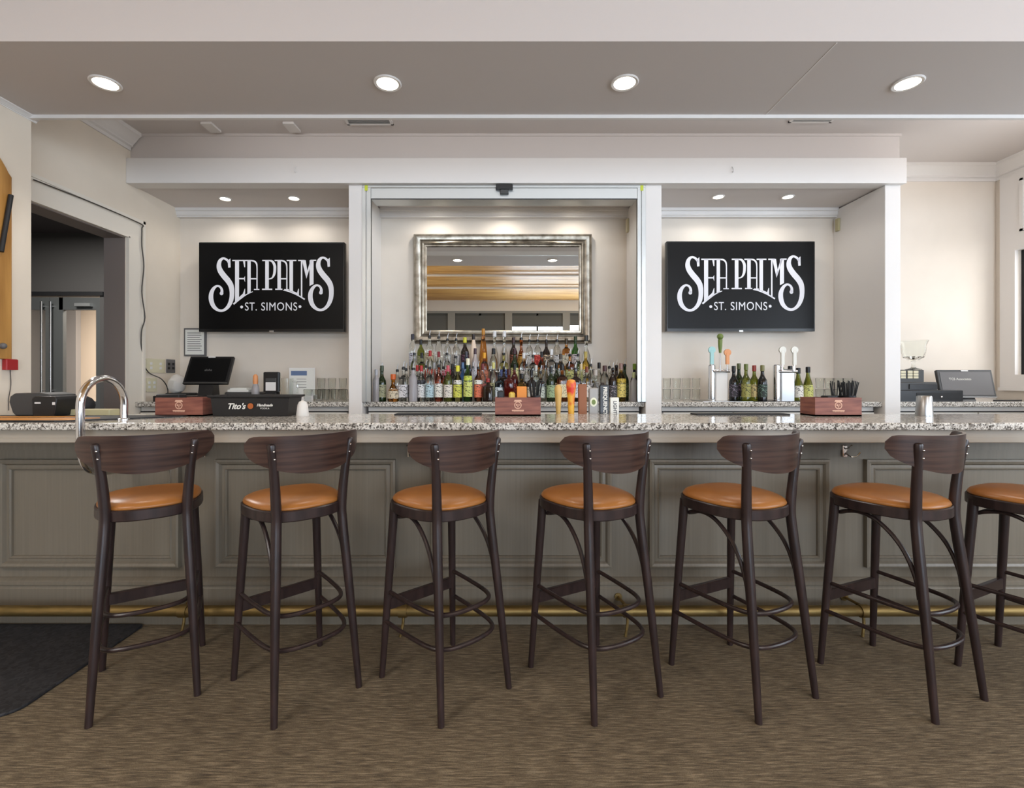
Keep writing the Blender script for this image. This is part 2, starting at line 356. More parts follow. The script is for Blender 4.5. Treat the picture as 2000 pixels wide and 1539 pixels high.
def door(name, x0, x1, label):
    t = thing(name, None, None, (x0, 6.2, 0)); t['kind'] = 'structure'; t['label'] = label
    W = x1-x0
    MB().box(0, .17, 0, .05, 0, 2.32).box(W-.05, W, 0, .05, 0, 2.32).box(.12, W-.05, 0, .05, 2.16, 2.32).box(.12, W-.05, 0, .05, 0, .98).build('door_leaf', 'door_grey', t)
    MB().box(.12, W-.05, .02, .026, .98, 2.16).build('glass_pane', 'pane', t)
    rx = W-.055 if 'left' in label else .055
    h = MB().tube([(rx, -.05, 1.02), (rx, -.05, 2.26)], .014).tube([(rx, 0, 1.12), (rx, -.05, 1.12)], .01).tube([(rx, 0, 2.2), (rx, -.05, 2.2)], .01)
    h.build('pull_rod', 'chrome', t)
    return t
d1 = door('door_1', -6.52, -5.862, 'left leaf of the grey glazed double door')
d2 = door('door_2', -5.857, -5.21, 'right leaf of the grey glazed double door')
MB().box(.36, .56, -.05, 0, 2.2, 2.24).build('door_closer', 'aluminium', d2)
MB().box(.12, .55, -.06, -.04, 1.0, 1.03).build('push_bar', 'chrome', d2)
struct('trim_door_head', MB().box(-6.6, -5.15, 6.17, 6.2, 2.34, 2.39), 'black_matte')
# right wall window with panelled casing
wc = MB().box(XR-.03, XR, 4.45, 4.585, 1.18, 3.17).box(XR-.03, XR, 3.0, 4.45, 2.46, 3.17).box(XR-.03, XR, 3.0, 4.45, 1.18, 1.31).box(XR-.045, XR, 3.0, 4.59, 1.16, 1.19)
wc.box(XR-.042, XR-.03, 4.37, 4.40, 2.62, 3.10).box(XR-.042, XR-.03, 3.1, 4.40, 3.08, 3.10).box(XR-.042, XR-.03, 3.1, 4.40, 2.62, 2.64)
struct('trim_window', wc, 'trim_white')
w1 = MB().box(XR+.03, XR+.07, 4.40, 4.45, 1.31, 2.46).box(XR+.03, XR+.07, 3.25, 3.30, 1.31, 2.46).box(XR+.03, XR+.07, 3.3, 4.4, 1.31, 1.36).box(XR+.03, XR+.07, 3.3, 4.4, 2.41, 2.46)
w1o = struct('window_1', w1, 'black_matte')
MB().box(XR+.045, XR+.05, 3.3, 4.4, 1.36, 2.41).build('glass_pane', 'pane', w1o)
struct('baseboard_back', MB().box(3.31, XR, YB-.02, YB, 0, .12), 'trim_white')

# ------------------------------------------------------------------ recessed lights and ceiling fittings
def downlight(px, py, z, rad, label, power, spot, group):
    d = (z-EYE)*F/(VY-py); x = X(px, d)
    t = thing('recessed_light', label, 'ceiling light', (x, d, z), 0, group)
    MB().lathe([(rad, 0), (rad*1.28, 0), (rad*1.30, -.004), (rad*1.22, -.008), (rad, -.006)], seg=28, close=True).build('trim_ring', 'trim_white', t)
    g = MB().lathe([(rad*.99, -.001), (rad*.6, -.004), (rad*.05, -.005)], seg=24); g.build('lens', 'lamp_glow', t)
    lamp('recessed_lamp', (x, d, z-.03), power, spot, rad=rad*.8)
g = 'recessed lights in the dropped ceiling strip'
for px, py, nm in ((206, 162, 'leftmost of the four large recessed lights in the grey ceiling strip'), (757, 162, 'second from left of the four large recessed ceiling lights'),
                   (1220, 161, 'third from left of the four large recessed ceiling lights'), (1773, 162, 'rightmost of the four large recessed lights in the grey ceiling strip')):
    downlight(px, py, ZS, .058, nm, 17, 130, g)
g = 'small recessed lights above the back bar'
for px, py, nm in ((440, 388, 'small recessed light above left television, left of the two'), (574, 387, 'small recessed light above left television, right of the two'),
                   (845, 391, 'small recessed light above the mirror, left of three'), (985, 392, 'small recessed light above the mirror, middle of three'), (1126, 391, 'small recessed light above the mirror, right of three'),
                   (1403, 384, 'small recessed light above right television, left of the two'), (1539, 384, 'small recessed light above right television, right of the two')):
    downlight(px, py, 2.90, .042, nm, 4.2, 160, g)
def vent(xc, yc, w_, label):
    t = thing('ceiling_vent', label, 'vent', (xc, yc, ZU))
    f = MB().box(-w_/2, w_/2, -.06, -.045, -.012, 0).box(-w_/2, w_/2, .045, .06, -.012, 0).box(-w_/2, -w_/2+.02, -.06, .06, -.012, 0).box(w_/2-.02, w_/2, -.06, .06, -.012, 0)
    f.build('frame', 'trim_white', t)
    s_ = MB()
    for k in range(3): s_.box(-w_/2+.02, w_/2-.02, -.03+k*.028, -.018+k*.028, -.010, -.002)
    s_.build('louver', 'frame_grey', t)
    MB().box(-w_/2+.02, w_/2-.02, -.045, .045, -.002, 0).build('backing', 'black_matte', t)
vent(X(722, 3.84), 3.81, .37, 'white slot vent in upper ceiling left of centre')
vent(X(1583, 3.82), 3.775, .34, 'white slot vent in upper ceiling above right television')
for px, nm in ((412, 'small white ceiling plate farther left, above left television'), (570, 'small white ceiling plate nearer the slot vent')):
    d = 3.90
    tag(MB().rbox(-.045, .045, -.07, .07, 0, .02, .004).build('ceiling_plate', 'trim_white', loc=(X(px, d), d, ZU-.02)), nm, 'ceiling fitting')
for px, nm in ((578, 'small white hook on beam above left television'), (1430, 'small white hook on beam above right television')):
    z = Z(333, 3.98)
    tag(MB().tube(spline([(0, 0, .03), (0, -.012, .01), (0, -.022, -.01), (0, -.012, -.02), (0, -.004, -.012)]), .004, 8).build('beam_hook', 'white_plastic', loc=(X(px, 3.98), 3.978, z)), nm, 'hook')

# rolling grille around the centre niche
t = thing('rolling_grille', 'aluminium roll-down grille housing and side tracks around the bottle niche', 'grille', (0, 4.02, 0))
h = MB().box(-1.115, 1.112, 0, .17, 2.775, 2.865).box(-1.187, 1.18, -.004, .17, 2.865, 2.89)
h.build('housing', 'aluminium', t, bevel=.003)
MB().box(-1.115, 1.112, -.002, 0, 2.768, 2.777).build('bottom_bar', 'dark_grey_plastic', t)
for a, b in ((-1.187, -1.115), (1.112, 1.18)):
    MB().box(a, a+(b-a)*.42, -.004, .028, 1.078, 2.865).box(a+(b-a)*.52, b, -.004, .028, 1.078, 2.865).box(a, b, .01, .028, 1.078, 2.865).build('side_track', 'aluminium', t)
MB().box(-1.165, -1.14, -.006, -.004, 2.84, 2.885).build('tape', 'yellow_green', t, label='yellow-green tape at left corner')
MB().box(1.135, 1.16, -.006, -.004, 2.84, 2.885).build('tape', 'yellow_green', t, label='yellow-green tape at right corner')
t = thing('motion_sensor', 'small black sensor box on the header above the mirror', 'sensor', (0, 4.012, 2.862))
MB().rbox(-.07, .07, -.03, .004, -.02, .022, .004).build('body', 'black_plastic', t)
MB().rbox(-.035, .035, -.025, .004, -.055, -.02, .004).build('mount', 'dark_grey_plastic', t)

# thermostats
def plate(name, label, cat, m, x, y0, y1, z0, z1, th, sgn, parts=()):
    o = MB().rbox(min(x, x+sgn*th), max(x, x+sgn*th), y0, y1, z0, z1, .003).build(name, m); tag(o, label, cat); return o
d = 3.18*F/(1636-VX)
plate('thermostat', 'small beige thermostat high on side wall beside right television', 'thermostat', 'beige_plastic', 3.18, 4.555, 4.60, Z(452, d), Z(428, d), .02, -1)
d = 4.55
plate('thermostat', 'small pale box high on right side wall of mirror niche', 'thermostat', 'cream_plastic', 1.18, 4.55, 4.60, Z(452, d), Z(426, d), .02, -1)

# ------------------------------------------------------------------ left wall things
def on_left(px, py, x=XL):
    d = x*F/(px-VX); return d, Z(py, d)
def outlet(px0, px1, py0, py1, label, m, dark=False):
    y0, z1 = on_left(px0, py0); y1, z0 = on_left(px1, py1)
    yc = (y0+y1)/2; zc = Z((py0+py1)/2, yc); h = (py1-py0)*yc/F
    t = thing('wall_outlet', label, 'outlet', (XL, yc, zc))
    MB().rbox(0, .007, y0-yc, y1-yc, -h/2, h/2, .002).build('plate', m, t)
    s_ = MB()
    for k in ((-.25, .25) if (y1-y0) > .08 else (0,)):
        s_.box(.007, .010, k*(y1-y0)-.012, k*(y1-y0)+.012, .008, .03).box(.007, .010, k*(y1-y0)-.012, k*(y1-y0)+.012, -.03, -.008)
    s_.build('socket', 'black_matte' if dark else 'white_plastic', t)
outlet(284, 321, 701, 728, 'double cream wall plate on left wall beside the cable', 'cream_plastic')
outlet(324, 341, 702, 728, 'grey wall outlet with dark socket nearest the left television', 'mid_grey_plastic', True)
outlet(285, 305, 738, 765, 'lower cream wall plate just above the back counter', 'cream_plastic')
pts = []
for px, py in ((66, 351), (120, 372), (195, 402), (274, 437), (277, 447), (277, 480), (281, 520), (277, 570), (283, 620), (276, 650), (278, 700), (290, 727), (304, 740), (316, 757), (317, 775)):
    x = XL+.037 if py < 660 else XL+.012
    d, z = on_left(px, py, x); pts.append((x+(.05 if py > 735 else 0), d, z))
tag(MB().tube(spline(pts, 5), .0045, 8).build('wall_cable', 'cable'), 'thin dark cable running along door casing and down the left wall', 'cable')
# oak board on the near left wall
bx = -2.92
t = thing('oak_plaque', 'large oak board with a shaped top at the left edge', 'wall board', (bx, 0, 0))
pol = [(2.30, 1.385), (2.833, 1.385), (2.833, 2.455), (2.815, 2.475), (2.80, 2.50), (2.785, 2.52), (2.765, 2.545), (2.74, 2.555), (2.5, 2.60), (2.30, 2.60)]
MB().prism([(a, b) for a, b in pol], 0, .022, 'x').build('board', 'oak', t, bevel=.003)
MB().tube([(.035, 2.815, 2.345), (.035, 2.76, 2.0)], .012).build('dark_rod', 'black_matte', t)
MB().sphere((.03, 2.775, 1.46), .018).build('knob', 'mid_grey_plastic', t)
t = thing('fire_alarm_box', 'small red alarm box on near left wall below the oak board', 'alarm', (bx, 2.83, Z(712, 2.83)))
MB().rbox(0, .03, -.035, .035, -.032, .032, .004).build('box', 'red_plastic', t)
MB().tube(spline([(.004, .01, -.032), (.006, .012, -.12), (.006, .0, -.2), (.006, 0, -.27)]), .002, 6).build('wire', 'cable', t)
# framed licence under the left tv
t = thing('framed_notice', 'framed grey notice partly behind the left television', 'picture frame', (X(379, 4.62), 4.65, Z(668, 4.62)))
MB().box(-.105, .105, -.02, 0, -.135, .135).build('frame', 'mid_grey_plastic', t, bevel=.003)
MB().box(-.09, .09, -.022, -.02, -.12, .12).build('sheet', 'paper', t)
ln = MB()
for k in range(9): ln.box(-.07, .07-random.random()*.03, -.0225, -.022, .085-k*.021, .091-k*.021)
ln.build('print', 'mid_grey_plastic', t)

# ------------------------------------------------------------------ televisions
def logo_mesh(sc, cx, cy):
    mb = MB(); y0, y1 = -.0012, 0
    def P_(x, y): return ((x-cx)*sc, -(y-cy)*sc)
    def stroke(pts, n=6):
        ps = spline([(a, b, c) for a, b, c in pts], n); L = []; Rr = []
        for i, q in enumerate(ps):
            t_ = ps[min(i+1, len(ps)-1)]-ps[max(i-1, 0)]; t_.z = 0; t_.normalize(); nn = Vector((-t_.y, t_.x, 0))*max(q.z, 2)/2
            L.append((q.x+nn.x, q.y+nn.y)); Rr.append((q.x-nn.x, q.y-nn.y))
        for i in range(len(ps)-1):
            quad = [P_(*L[i]), P_(*L[i+1]), P_(*Rr[i+1]), P_(*Rr[i])]
            mb.add([(a, y0, b) for a, b in quad], [(0, 1, 2, 3)])
    def poly(*pts): mb.add([(P_(a, b)[0], y0, P_(a, b)[1]) for a, b in pts], [tuple(range(len(pts)))])
    def rect(x0, x1, a, b): poly((x0, a), (x1, a), (x1, b), (x0, b))
    def disc(x, y, r_): poly(*[(x+r_*math.cos(k*math.pi/8), y+r_*math.sin(k*math.pi/8)) for k in range(16)])
    for dx, dy in ((0, 0), (1235, -9)):
        s_ = [(456, 325, 22), (432, 284, 28), (385, 262, 26), (345, 290, 42), (329, 350, 56), (345, 412, 66), (390, 478, 70), (443, 540, 70), (480, 605, 66), (492, 690, 58), (482, 780, 54), (445, 860, 44), (385, 908, 32),
              (320, 905, 34), (262, 855, 50), (234, 780, 58), (234, 705, 54), (262, 640, 40), (305, 606, 26), (345, 618, 26), (366, 655, 32), (364, 700, 40)]
        stroke([(a+dx, b+dy, c) for a, b, c in s_], 8); disc(362+dx, 697+dy, 23)
        poly((438+dx, 295+dy), (472+dx, 262+dy), (475+dx, 374+dy), (446+dx, 378+dy))
    # E
    poly((530, 285), (580, 285), (580, 770), (530, 805)); rect(496, 655, 281, 297); poly((628, 290), (656, 290), (656, 372), (645, 372))
    rect(575, 645, 506, 523); poly((636, 510), (654, 482), (654, 557)); poly((628, 700), (650, 640), (655, 640), (655, 725), (580, 772), (580, 745))
    # A
    poly((683, 285), (725, 285), (725, 690), (683, 712)); rect(650, 735, 281, 297); stroke([(722, 289, 16), (765, 296, 20), (795, 325, 20), (803, 380, 15), (803, 500, 15), (803, 650, 16)])
    rect(722, 800, 508, 524); rect(765, 832, 642, 655)
    # P
    rect(905, 950, 285, 645); rect(868, 960, 281, 297); rect(866, 992, 638, 655)
    stroke([(948, 289, 14), (990, 298, 26), (1020, 345, 34), (1024, 400, 34), (1016, 460, 30), (990, 505, 18), (948, 520, 12)])
    # A
    rect(1057, 1100, 285, 648); rect(1022, 1108, 281, 297); stroke([(1096, 289, 16), (1135, 296, 20), (1165, 325, 20), (1174, 380, 15), (1174, 500, 15), (1174, 652, 16)])
    rect(1097, 1170, 508, 524); rect(1030, 1118, 638, 654); poly((1140, 645), (1198, 645), (1198, 668), (1140, 656))
    # L
    poly((1206, 285), (1250, 285), (1250, 680), (1206, 668)); rect(1172, 1292, 281, 297); poly((1250, 668), (1300, 690), (1316, 640), (1324, 640), (1324, 722), (1250, 688))
    # M
    poly((1348, 297), (1366, 297), (1366, 762), (1348, 750)); rect(1314, 1395, 281, 297); poly((1362, 284), (1408, 284), (1432, 440), (1416, 515))
    poly((1416, 515), (1412, 470), (1466, 290), (1490, 290)); poly((1456, 285), (1506, 285), (1506, 580), (1456, 606)); rect(1466, 1538, 279, 295)
    stroke([(510, 832, 22), (560, 790, 20), (640, 732, 14), (690, 702, 12), (750, 676, 8)])
    stroke([(1128, 658, 8), (1200, 674, 14), (1280, 706, 16), (1340, 738, 16), (1396, 772, 18)])
    disc(612, 867, 18); disc(1337, 862, 18)
    return mb
def tv(px0, px1, py0, py1, d, label, rz):
    x0, x1 = X(px0, d), X(px1, d); z1, z0 = Z(py0, d), Z(py1, d); W = x1-x0; H = z1-z0
    t = thing('television', label, 'television', ((x0+x1)/2, d, (z0+z1)/2), rz)
    MB().rbox(-W/2, W/2, 0, .055, -H/2, H/2, .004).build('casing', 'screen_frame', t)
    MB().box(-W/2+.012, W/2-.012, -.002, 0, -H/2+.026, H/2-.012).build('screen', 'screen_black', t)
    MB().box(-.2, .2, .055, 4.65-d, -.18, .18).build('wall_mount', 'black_matte', t)
    MB().rbox(-.02, .02, -.006, .0, -H/2-.006, -H/2+.012, .002).build('standby_light', 'brushed_steel', t)
    sc = W/1815.
    lg = logo_mesh(sc, 982, 617); o = lg.build('logo', 'screen_white', t, loc=(0, -.0028, 0))
    tx = None
    for s_, c_, w0 in (('ST.', 727, 145), ('SIMONS', 1078, 445)):
        tx = text(s_, 138*sc, 'screen_white', t, ((c_-982)*sc, -.0034, -(866-617)*sc), name='screen_text', space=1.10)
        bpy.context.view_layer.update(); tx.scale = (w0*sc/tx.dimensions.x, 1.04, 1)
tv(388, 673, 473, 648, 4.50, 'wall television left of the mirror showing white Sea Palms logo', 0)
tv(1302, 1592, 471, 647, 4.50, 'wall television right of the mirror showing white Sea Palms logo', 0)

# ------------------------------------------------------------------ mirror
dm = 4.60; t = thing('wall_mirror', 'large mirror in a ribbed silver-leaf frame behind the bottles', 'mirror', (X(982, dm), dm, 0))
x0 = X(808, dm)-X(982, dm); x1 = -x0; z1 = Z(457, dm); z0 = Z(671, dm)
pf = [(0, .04), (0, .0), (.012, -.02), (.03, -.032), (.055, -.028), (.07, -.015), (.078, -.018), (.088, -.024), (.10, -.018), (.105, -.008), (.118, -.008), (.126, -.002), (.132, .02), (.132, .04)]
cor = [(x0, z0), (x1, z0), (x1, z1), (x0, z1)]; inn = [(1, 1), (-1, 1), (-1, -1), (1, -1)]
vs = []; fs = []
for (cx, cz), (ix, iz) in zip(cor, inn):
    for a, b in pf: vs.append((cx+ix*a, b, cz+iz*a))
k = len(pf)
for c in range(4):
    for i in range(k-1): fs.append((c*k+i, c*k+i+1, ((c+1) % 4)*k+i+1, ((c+1) % 4)*k+i))
MB().add(vs, fs).build('frame', 'silver_leaf', t)
MB().box(x0+.125, x1-.125, .0, .01, z0+.125, z1-.125).build('mirror_glass', 'mirror', t)

# ------------------------------------------------------------------ bar counter and front
ct = MB().box(-2.92, 5.6, 2.26, 2.85, 1.028, 1.063)
o = ct.build('granite_countertop', 'granite', bevel=.006); tag(o, 'long speckled granite countertop of the front bar', 'countertop')
t = thing('bar_counter', 'long grey panelled bar with taupe apron under the granite top', 'bar', (0, 2.513, 0))
MB().box(-2.92, 5.6, 0, .10, 0, 1.028).build('body', 'bar_grey', t)
MB().box(-2.92, 5.6, -.213, 0, .985, 1.028).box(-2.92, 5.6, -.213, -.19, .964, .99).build('apron', 'bar_taupe', t, bevel=.004)
MB().prism([(0, 0), (-.024, 0), (-.024, .185), (-.020, .190), (-.020, .20), (-.028, .205), (-.028, .222), (-.012, .236), (0, .238)], -2.92, 5.6, 'x').build('base_rail', 'bar_grey', t)
MB().box(-2.92, 5.6, -.008, 0, .90, .985).build('top_rail', 'bar_grey', t)
pcx = [X(v, 2.513) for v in (180, 599, 1018, 1441, 1861)]+[X(1861, 2.513)+1.125, X(180, 2.513)-1.125]
for c in pcx[:6]:
    hw = .467; a, b = c-hw, c+hw; zb, zt = .292, .852
    pfm = [(0, 0), (0, -.026), (.010, -.030), (.022, -.024), (.030, -.010), (.044, -.012), (.050, -.016), (.056, -.010), (.058, 0)]
    vs = []; fs = []; kk = len(pfm)
    for (cx, cz), (ix, iz) in zip([(a, zb), (b, zb), (b, zt), (a, zt)], inn):
        for u, v in pfm: vs.append((cx+ix*u, v, cz+iz*u))
    for q in range(4):
        for i in range(kk-1): fs.append((q*kk+i, q*kk+i+1, ((q+1) % 4)*kk+i+1, ((q+1) % 4)*kk+i))
    f = MB().add(vs, fs); f.smooth = 20; f.build('panel_moulding', 'bar_grey', t)
# coat hooks
def hook(x, label):
    t = thing('coat_hook', label, 'hook', (x, 2.505, .895))
    MB().rbox(-.012, .012, -.006, 0, -.03, .03, .003).build('plate', 'chrome', t)
    MB().tube(spline([(0, -.006, .012), (0, -.03, .02), (0, -.05, .035)]), .004, 8).tube(spline([(0, -.006, -.01), (.01, -.03, -.025), (.03, -.045, -.02), (.045, -.05, 0)]), .0035, 8).build('prong', 'chrome', t)
hook(X(1651, 2.5), 'metal coat hook under counter between fifth and sixth stools'); hook(X(799, 2.5), 'metal coat hook under counter beside the third stool'); hook(X(396, 2.5), 'metal coat hook under counter beside the leftmost stool')
# foot rail
t = thing('foot_rail', 'long tarnished brass foot rail along the bar base', 'foot rail', (0, 2.38, .123))
MB().tube([(-2.90, 0, 0), (5.6, 0, 0)], .0258, 20).build('rail', 'brass', t)
for x in (-1.583, -.50, .608, 1.775, 2.9, -2.7):
    b = MB().lathe([(.031, -.02), (.031, .02)], (0, 0, 0), 16, mtx=Matrix.Translation((x, 0, 0)) @ Matrix.Rotation(R(90), 4, 'Y'))
    b.tube(spline([(x, -.0, -.02), (x, -.004, -.06), (x-.012, -.012, -.122)]), .007, 8).tube(spline([(x, 0, .02), (x-.012, .05, .022), (x-.02, .108, .022)]), .007, 8)
    b.lathe([(.02, 0), (.02, .006)], seg=12, mtx=Matrix.Translation((x-.02, .102, .022)) @ Matrix.Rotation(R(-90), 4, 'X'))
    b.build('bracket', 'brass', t)
# bent chrome server rail at the left end
xs = -1.937
p = [(xs, 2.45, 1.063), (xs, 2.452, 1.12)]
for k in range(13):
    a = math.pi*k/12; p.append((xs, 2.325+.127*math.cos(a), 1.145+.127*math.sin(a)))
p += [(xs, 2.198, 1.08), (xs, 2.20, .98), (xs, 2.212, .90), (xs, 2.25, .845), (xs, 2.33, .82), (xs, 2.42, .815), (xs, 2.502, .815)]
t = thing('server_rail', 'bent chrome tube rail arching over the counter edge at left', 'rail', (0, 0, 0))
MB().tube(spline(p, 3), .0168, 16).build('tube', 'chrome', t)
MB().lathe([(.026, 0), (.026, .004), (.016, .010)], (xs, 2.45, 1.063), 16).build('flange', 'chrome', t)
# floor mat
t_ = []
def rc(cx, cy, r_, a0): return [(cx+r_*math.cos(R(a0+k*15)), cy+r_*math.sin(R(a0+k*15))) for k in range(7)]
po = rc(-1.93, 1.875, .08, -90)+rc(-1.87, 2.455, .02, 0)+[(-2.9, 2.475), (-2.9, 1.795)]
tag(MB().prism(po, 0, .012, 'z').build('floor_mat', 'rubber', bevel=.004), 'black rubber floor mat at left in front of the bar', 'mat')

# ------------------------------------------------------------------ bar stools
def make_stool(label):
    t = thing('bar_stool', label, 'bar stool', (0, 0, 0), 0, 'dark wood bar stools along the counter')
    for s in (-1, 1):
        pts = spline([(s*.1675, -.208, 0), (s*.150, -.169, .36), (s*.134, -.134, .66), (s*.132, -.129, .76), (s*.142, -.137, .90), (s*.1565, -.149, 1.018)], 5)
        rs = [.0125+.0065*min(1, q.z/.55) if q.z < .8 else .019-.0035*min(1, (q.z-.8)/.2) for q in pts]
        top = pts[-1]; pts2 = pts+[top+Vector((s*.001, -.001, .006)), top+Vector((s*.001, -.001, .009))]; rs2 = rs+[.0125, .005]
        MB().tube(pts2, rs2, 14).build('leg', 'stool_wood', t)
        MB().tube([(s*.1855, .208, 0), (s*.167, .188, .37), (s*.148, .168, .742)], [.0125, .0165, .0190], 14).build('leg', 'stool_wood', t)
        for z in (.998, .968):
            MB().sphere((s*(.1545-(1.018-z)*.12), -.149-.0165+(1.018-z)*.1, z), .0045).build('bolt', 'chrome', t)
    def outline(k, n, g=0):
        th = 2*math.pi*k/n; c, s_ = math.cos(th), math.sin(th); e = .78
        yv = (abs(s_)**e)*(1 if s_ > 0 else -1); xv = (abs(c)**e)*(1 if c > 0 else -1)
        return ((.186+.016*yv-g)*xv, (.198-g)*yv+.034)
    N = 44
    def rings(spec):
        vs = []; fs = []
        for g, z in spec:
            for k in range(N): a, b = outline(k, N, g); vs.append((a, b, z))
        for i in range(len(spec)-1):
            for k in range(N): fs.append((i*N+k, i*N+(k+1) % N, (i+1)*N+(k+1) % N, (i+1)*N+k))
        fs += [tuple(reversed(range(N))), tuple((len(spec)-1)*N+k for k in range(N))]
        return MB().add(vs, fs)
    rings([(.004, .718), (0, .722), (0, .758), (.004, .762), (.02, .762)]).build('seat_frame', 'stool_wood', t)
    cu = rings([(.010, .760), (.006, .766), (.008, .772), (.014, .780), (.03, .788), (.06, .794), (.10, .797), (.14, .798)]); cu.smooth = 60
    cu.build('seat_cushion', 'leather', t)
    # bent plywood backrest
    Rr = .262; nu = 28; nv = 10; vs = []; fs = []
    for side in (0, 1):
        for i in range(nu+1):
            u = -1+2*i/nu; th = u*.99; rr_ = Rr+(.011 if side == 0 else 0)
            au = abs(u); e = 0 if au < .80 else 1-math.sqrt(max(0, 1-((au-.80)/.20)**2))
            zt = 1.054-.028*e; zb = .904+.072*au**2.0+.022*e
            for j in range(nv+1):
                v = j/nv; tilt = (zt+(zb-zt)*v-1.0)*-.08
                vs.append((rr_*math.sin(th), -.186+Rr-rr_*math.cos(th)+tilt*.8+.0, zt+(zb-zt)*v))
    o2 = (nu+1)*(nv+1)
    for i in range(nu):
        for j in range(nv):
            a = i*(nv+1)+j; fs.append((a, a+1, a+nv+2, a+nv+1)); fs.append((o2+a, o2+a+nv+1, o2+a+nv+2, o2+a+1))
    for i in range(nu):
        a = i*(nv+1); fs.append((a, a+nv+1, o2+a+nv+1, o2+a)); b = a+nv; fs.append((b, o2+b, o2+b+nv+1, b+nv+1))
    for a0 in (0, nu*(nv+1)):
        for j in range(nv): fs.append((a0+j, a0+j+1, o2+a0+j+1, o2+a0+j))
    bk = MB().add(vs, fs); bk.smooth = 50; bk.build('backrest', 'back_wood', t, bevel=.0)
    # bentwood rings
    for z, k in ((.366, 1), (.242, 1.08)):
        q = [(-.166, .182, z), (-.158, .03, z), (-.140, -.10, z), (-.095, -.155, z), (0, -.170, z), (.095, -.155, z), (.140, -.10, z), (.158, .03, z), (.166, .182, z)]
        MB().tube(spline([(a*k, b*k, c) for a, b, c in q], 6), .0088, 10).build('stretcher_ring', 'stool_wood', t)
    MB().rbox(-.160, .160, .180, .200, .288, .336, .003).build('footrest', 'stool_wood', t)
    q = []
    half = [(.146, -.148, .425), (.145, -.138, .49), (.143, -.105, .575), (.139, -.055, .640), (.136, .01, .688), (.134, .075, .704), (.136, .130, .694), (.130, .158, .682), (.095, .168, .676), (.04, .172, .676), (0, .172, .676)]
    q = [(-a, b, c) for a, b, c in half]+[(a, b, c) for a, b, c in reversed(half[:-1])]
    MB().tube(spline(q, 4), .0085, 10).build('bentwood_brace', 'stool_wood', t)
    return t
poses = [(-1.485, 2.02, .561), (-.865, 2.016, .78), (-.245, 2.023, .732), (.379, 2.03, .496), (1.0, 2.034, .443), (1.665, 2.032, .395), (2.267, 2.024, .43)]
lbs = ['leftmost dark wood bar stool with tan leather seat, beside the black floor mat',
       'dark wood bar stool with tan leather seat, second from the left',
       'dark wood bar stool with tan leather seat, third from the left',
       'dark wood bar stool with tan leather seat, fourth from the left',
       'dark wood bar stool with tan leather seat, fifth from left, below the right television',
       'dark wood bar stool with tan leather seat, rightmost of those fully in view',
       'bar stool cut off by the right edge of the photo, only seat and legs showing']
st = make_stool(lbs[0]); stools = [st]
for i in range(1, 7): stools.append(dup(st, (0, 0, 0), 0, lbs[i]))
for s_, (x, y, a) in zip(stools, poses): s_.location = (x, y, 0); s_.rotation_euler = (0, 0, a)

# ------------------------------------------------------------------ back bar
tag(MB().box(XL, -1.301, 4.05, YB, 1.036, 1.076).box(-1.187, 1.18, 4.05, YB, 1.036, 1.076).box(1.314, 3.18, 4.05, YB, 1.036, 1.076).box(3.31, XR, 4.05, YB, 1.036, 1.076)
    .build('back_countertop', 'granite', bevel=.004), 'speckled granite top of the back bar below televisions and bottles', 'countertop')
def cabinet(x0, x1, label):
    t = thing('back_cabinet', label, 'cabinet', ((x0+x1)/2, 4.09, 0), 0, 'white cabinets of the back bar')
    hw = (x1-x0)/2
    MB().box(-hw, hw, .02, YB-4.12, 0, 1.036).build('carcass', 'cabinet_white', t)
    n_ = max(1, round(2*hw/.6)); w_ = 2*hw/n_
    for k in range(n_):
        MB().box(-hw+k*w_+.006, -hw+(k+1)*w_-.006, 0, .02, .86, .985).build('drawer', 'cabinet_white', t, bevel=.003)
        MB().box(-hw+k*w_+.006, -hw+(k+1)*w_-.006, 0, .02, .1, .85).build('door', 'cabinet_white', t, bevel=.003)
    MB().box(-hw, hw, .012, .02, .985, .995).build('shadow_gap', 'black_matte', t)
cabinet(XL+.03, -1.33, 'white back bar cabinet under left television'); cabinet(-1.16, 1.15, 'white back bar cabinet under the bottles')
cabinet(1.345, 3.15, 'white back bar cabinet under right television'); cabinet(3.34, XR-.03, 'white back bar cabinet under cash register at right')

# ------------------------------------------------------------------ bottles
def glass(name, c, rough=.03, tr=1.0): 
    if name not in M: mat(name, c, rough, trans=tr, ior=1.45)
    return name
GL = {'clear': glass('bottle_clear', (246, 250, 248)), 'amber': glass('bottle_amber', (214, 140, 50)), 'whisky': glass('bottle_whisky', (190, 100, 36)),
      'dark': glass('bottle_dark', (40, 26, 20), .08, .3), 'black': glass('bottle_black', (18, 17, 19), .1, 0), 'green': glass('bottle_green', (60, 130, 40)), 'olive': glass('bottle_olive', (128, 136, 40), .05, .85),
      'dkgreen': glass('bottle_dark_green', (38, 56, 26), .06, .5), 'blue': glass('bottle_blue', (120, 166, 214)), 'red': glass('bottle_red', (104, 26, 20), .05, .6), 'pale': glass('bottle_pale_yellow', (236, 232, 150)),
      'cream': glass('bottle_cream', (232, 212, 192), .25, 0), 'frost': 'frost_glass', 'orange': glass('bottle_orange', (214, 92, 50)), 'gold': glass('bottle_gold', (226, 184, 60)), 'pink': glass('bottle_pink', (236, 170, 170))}
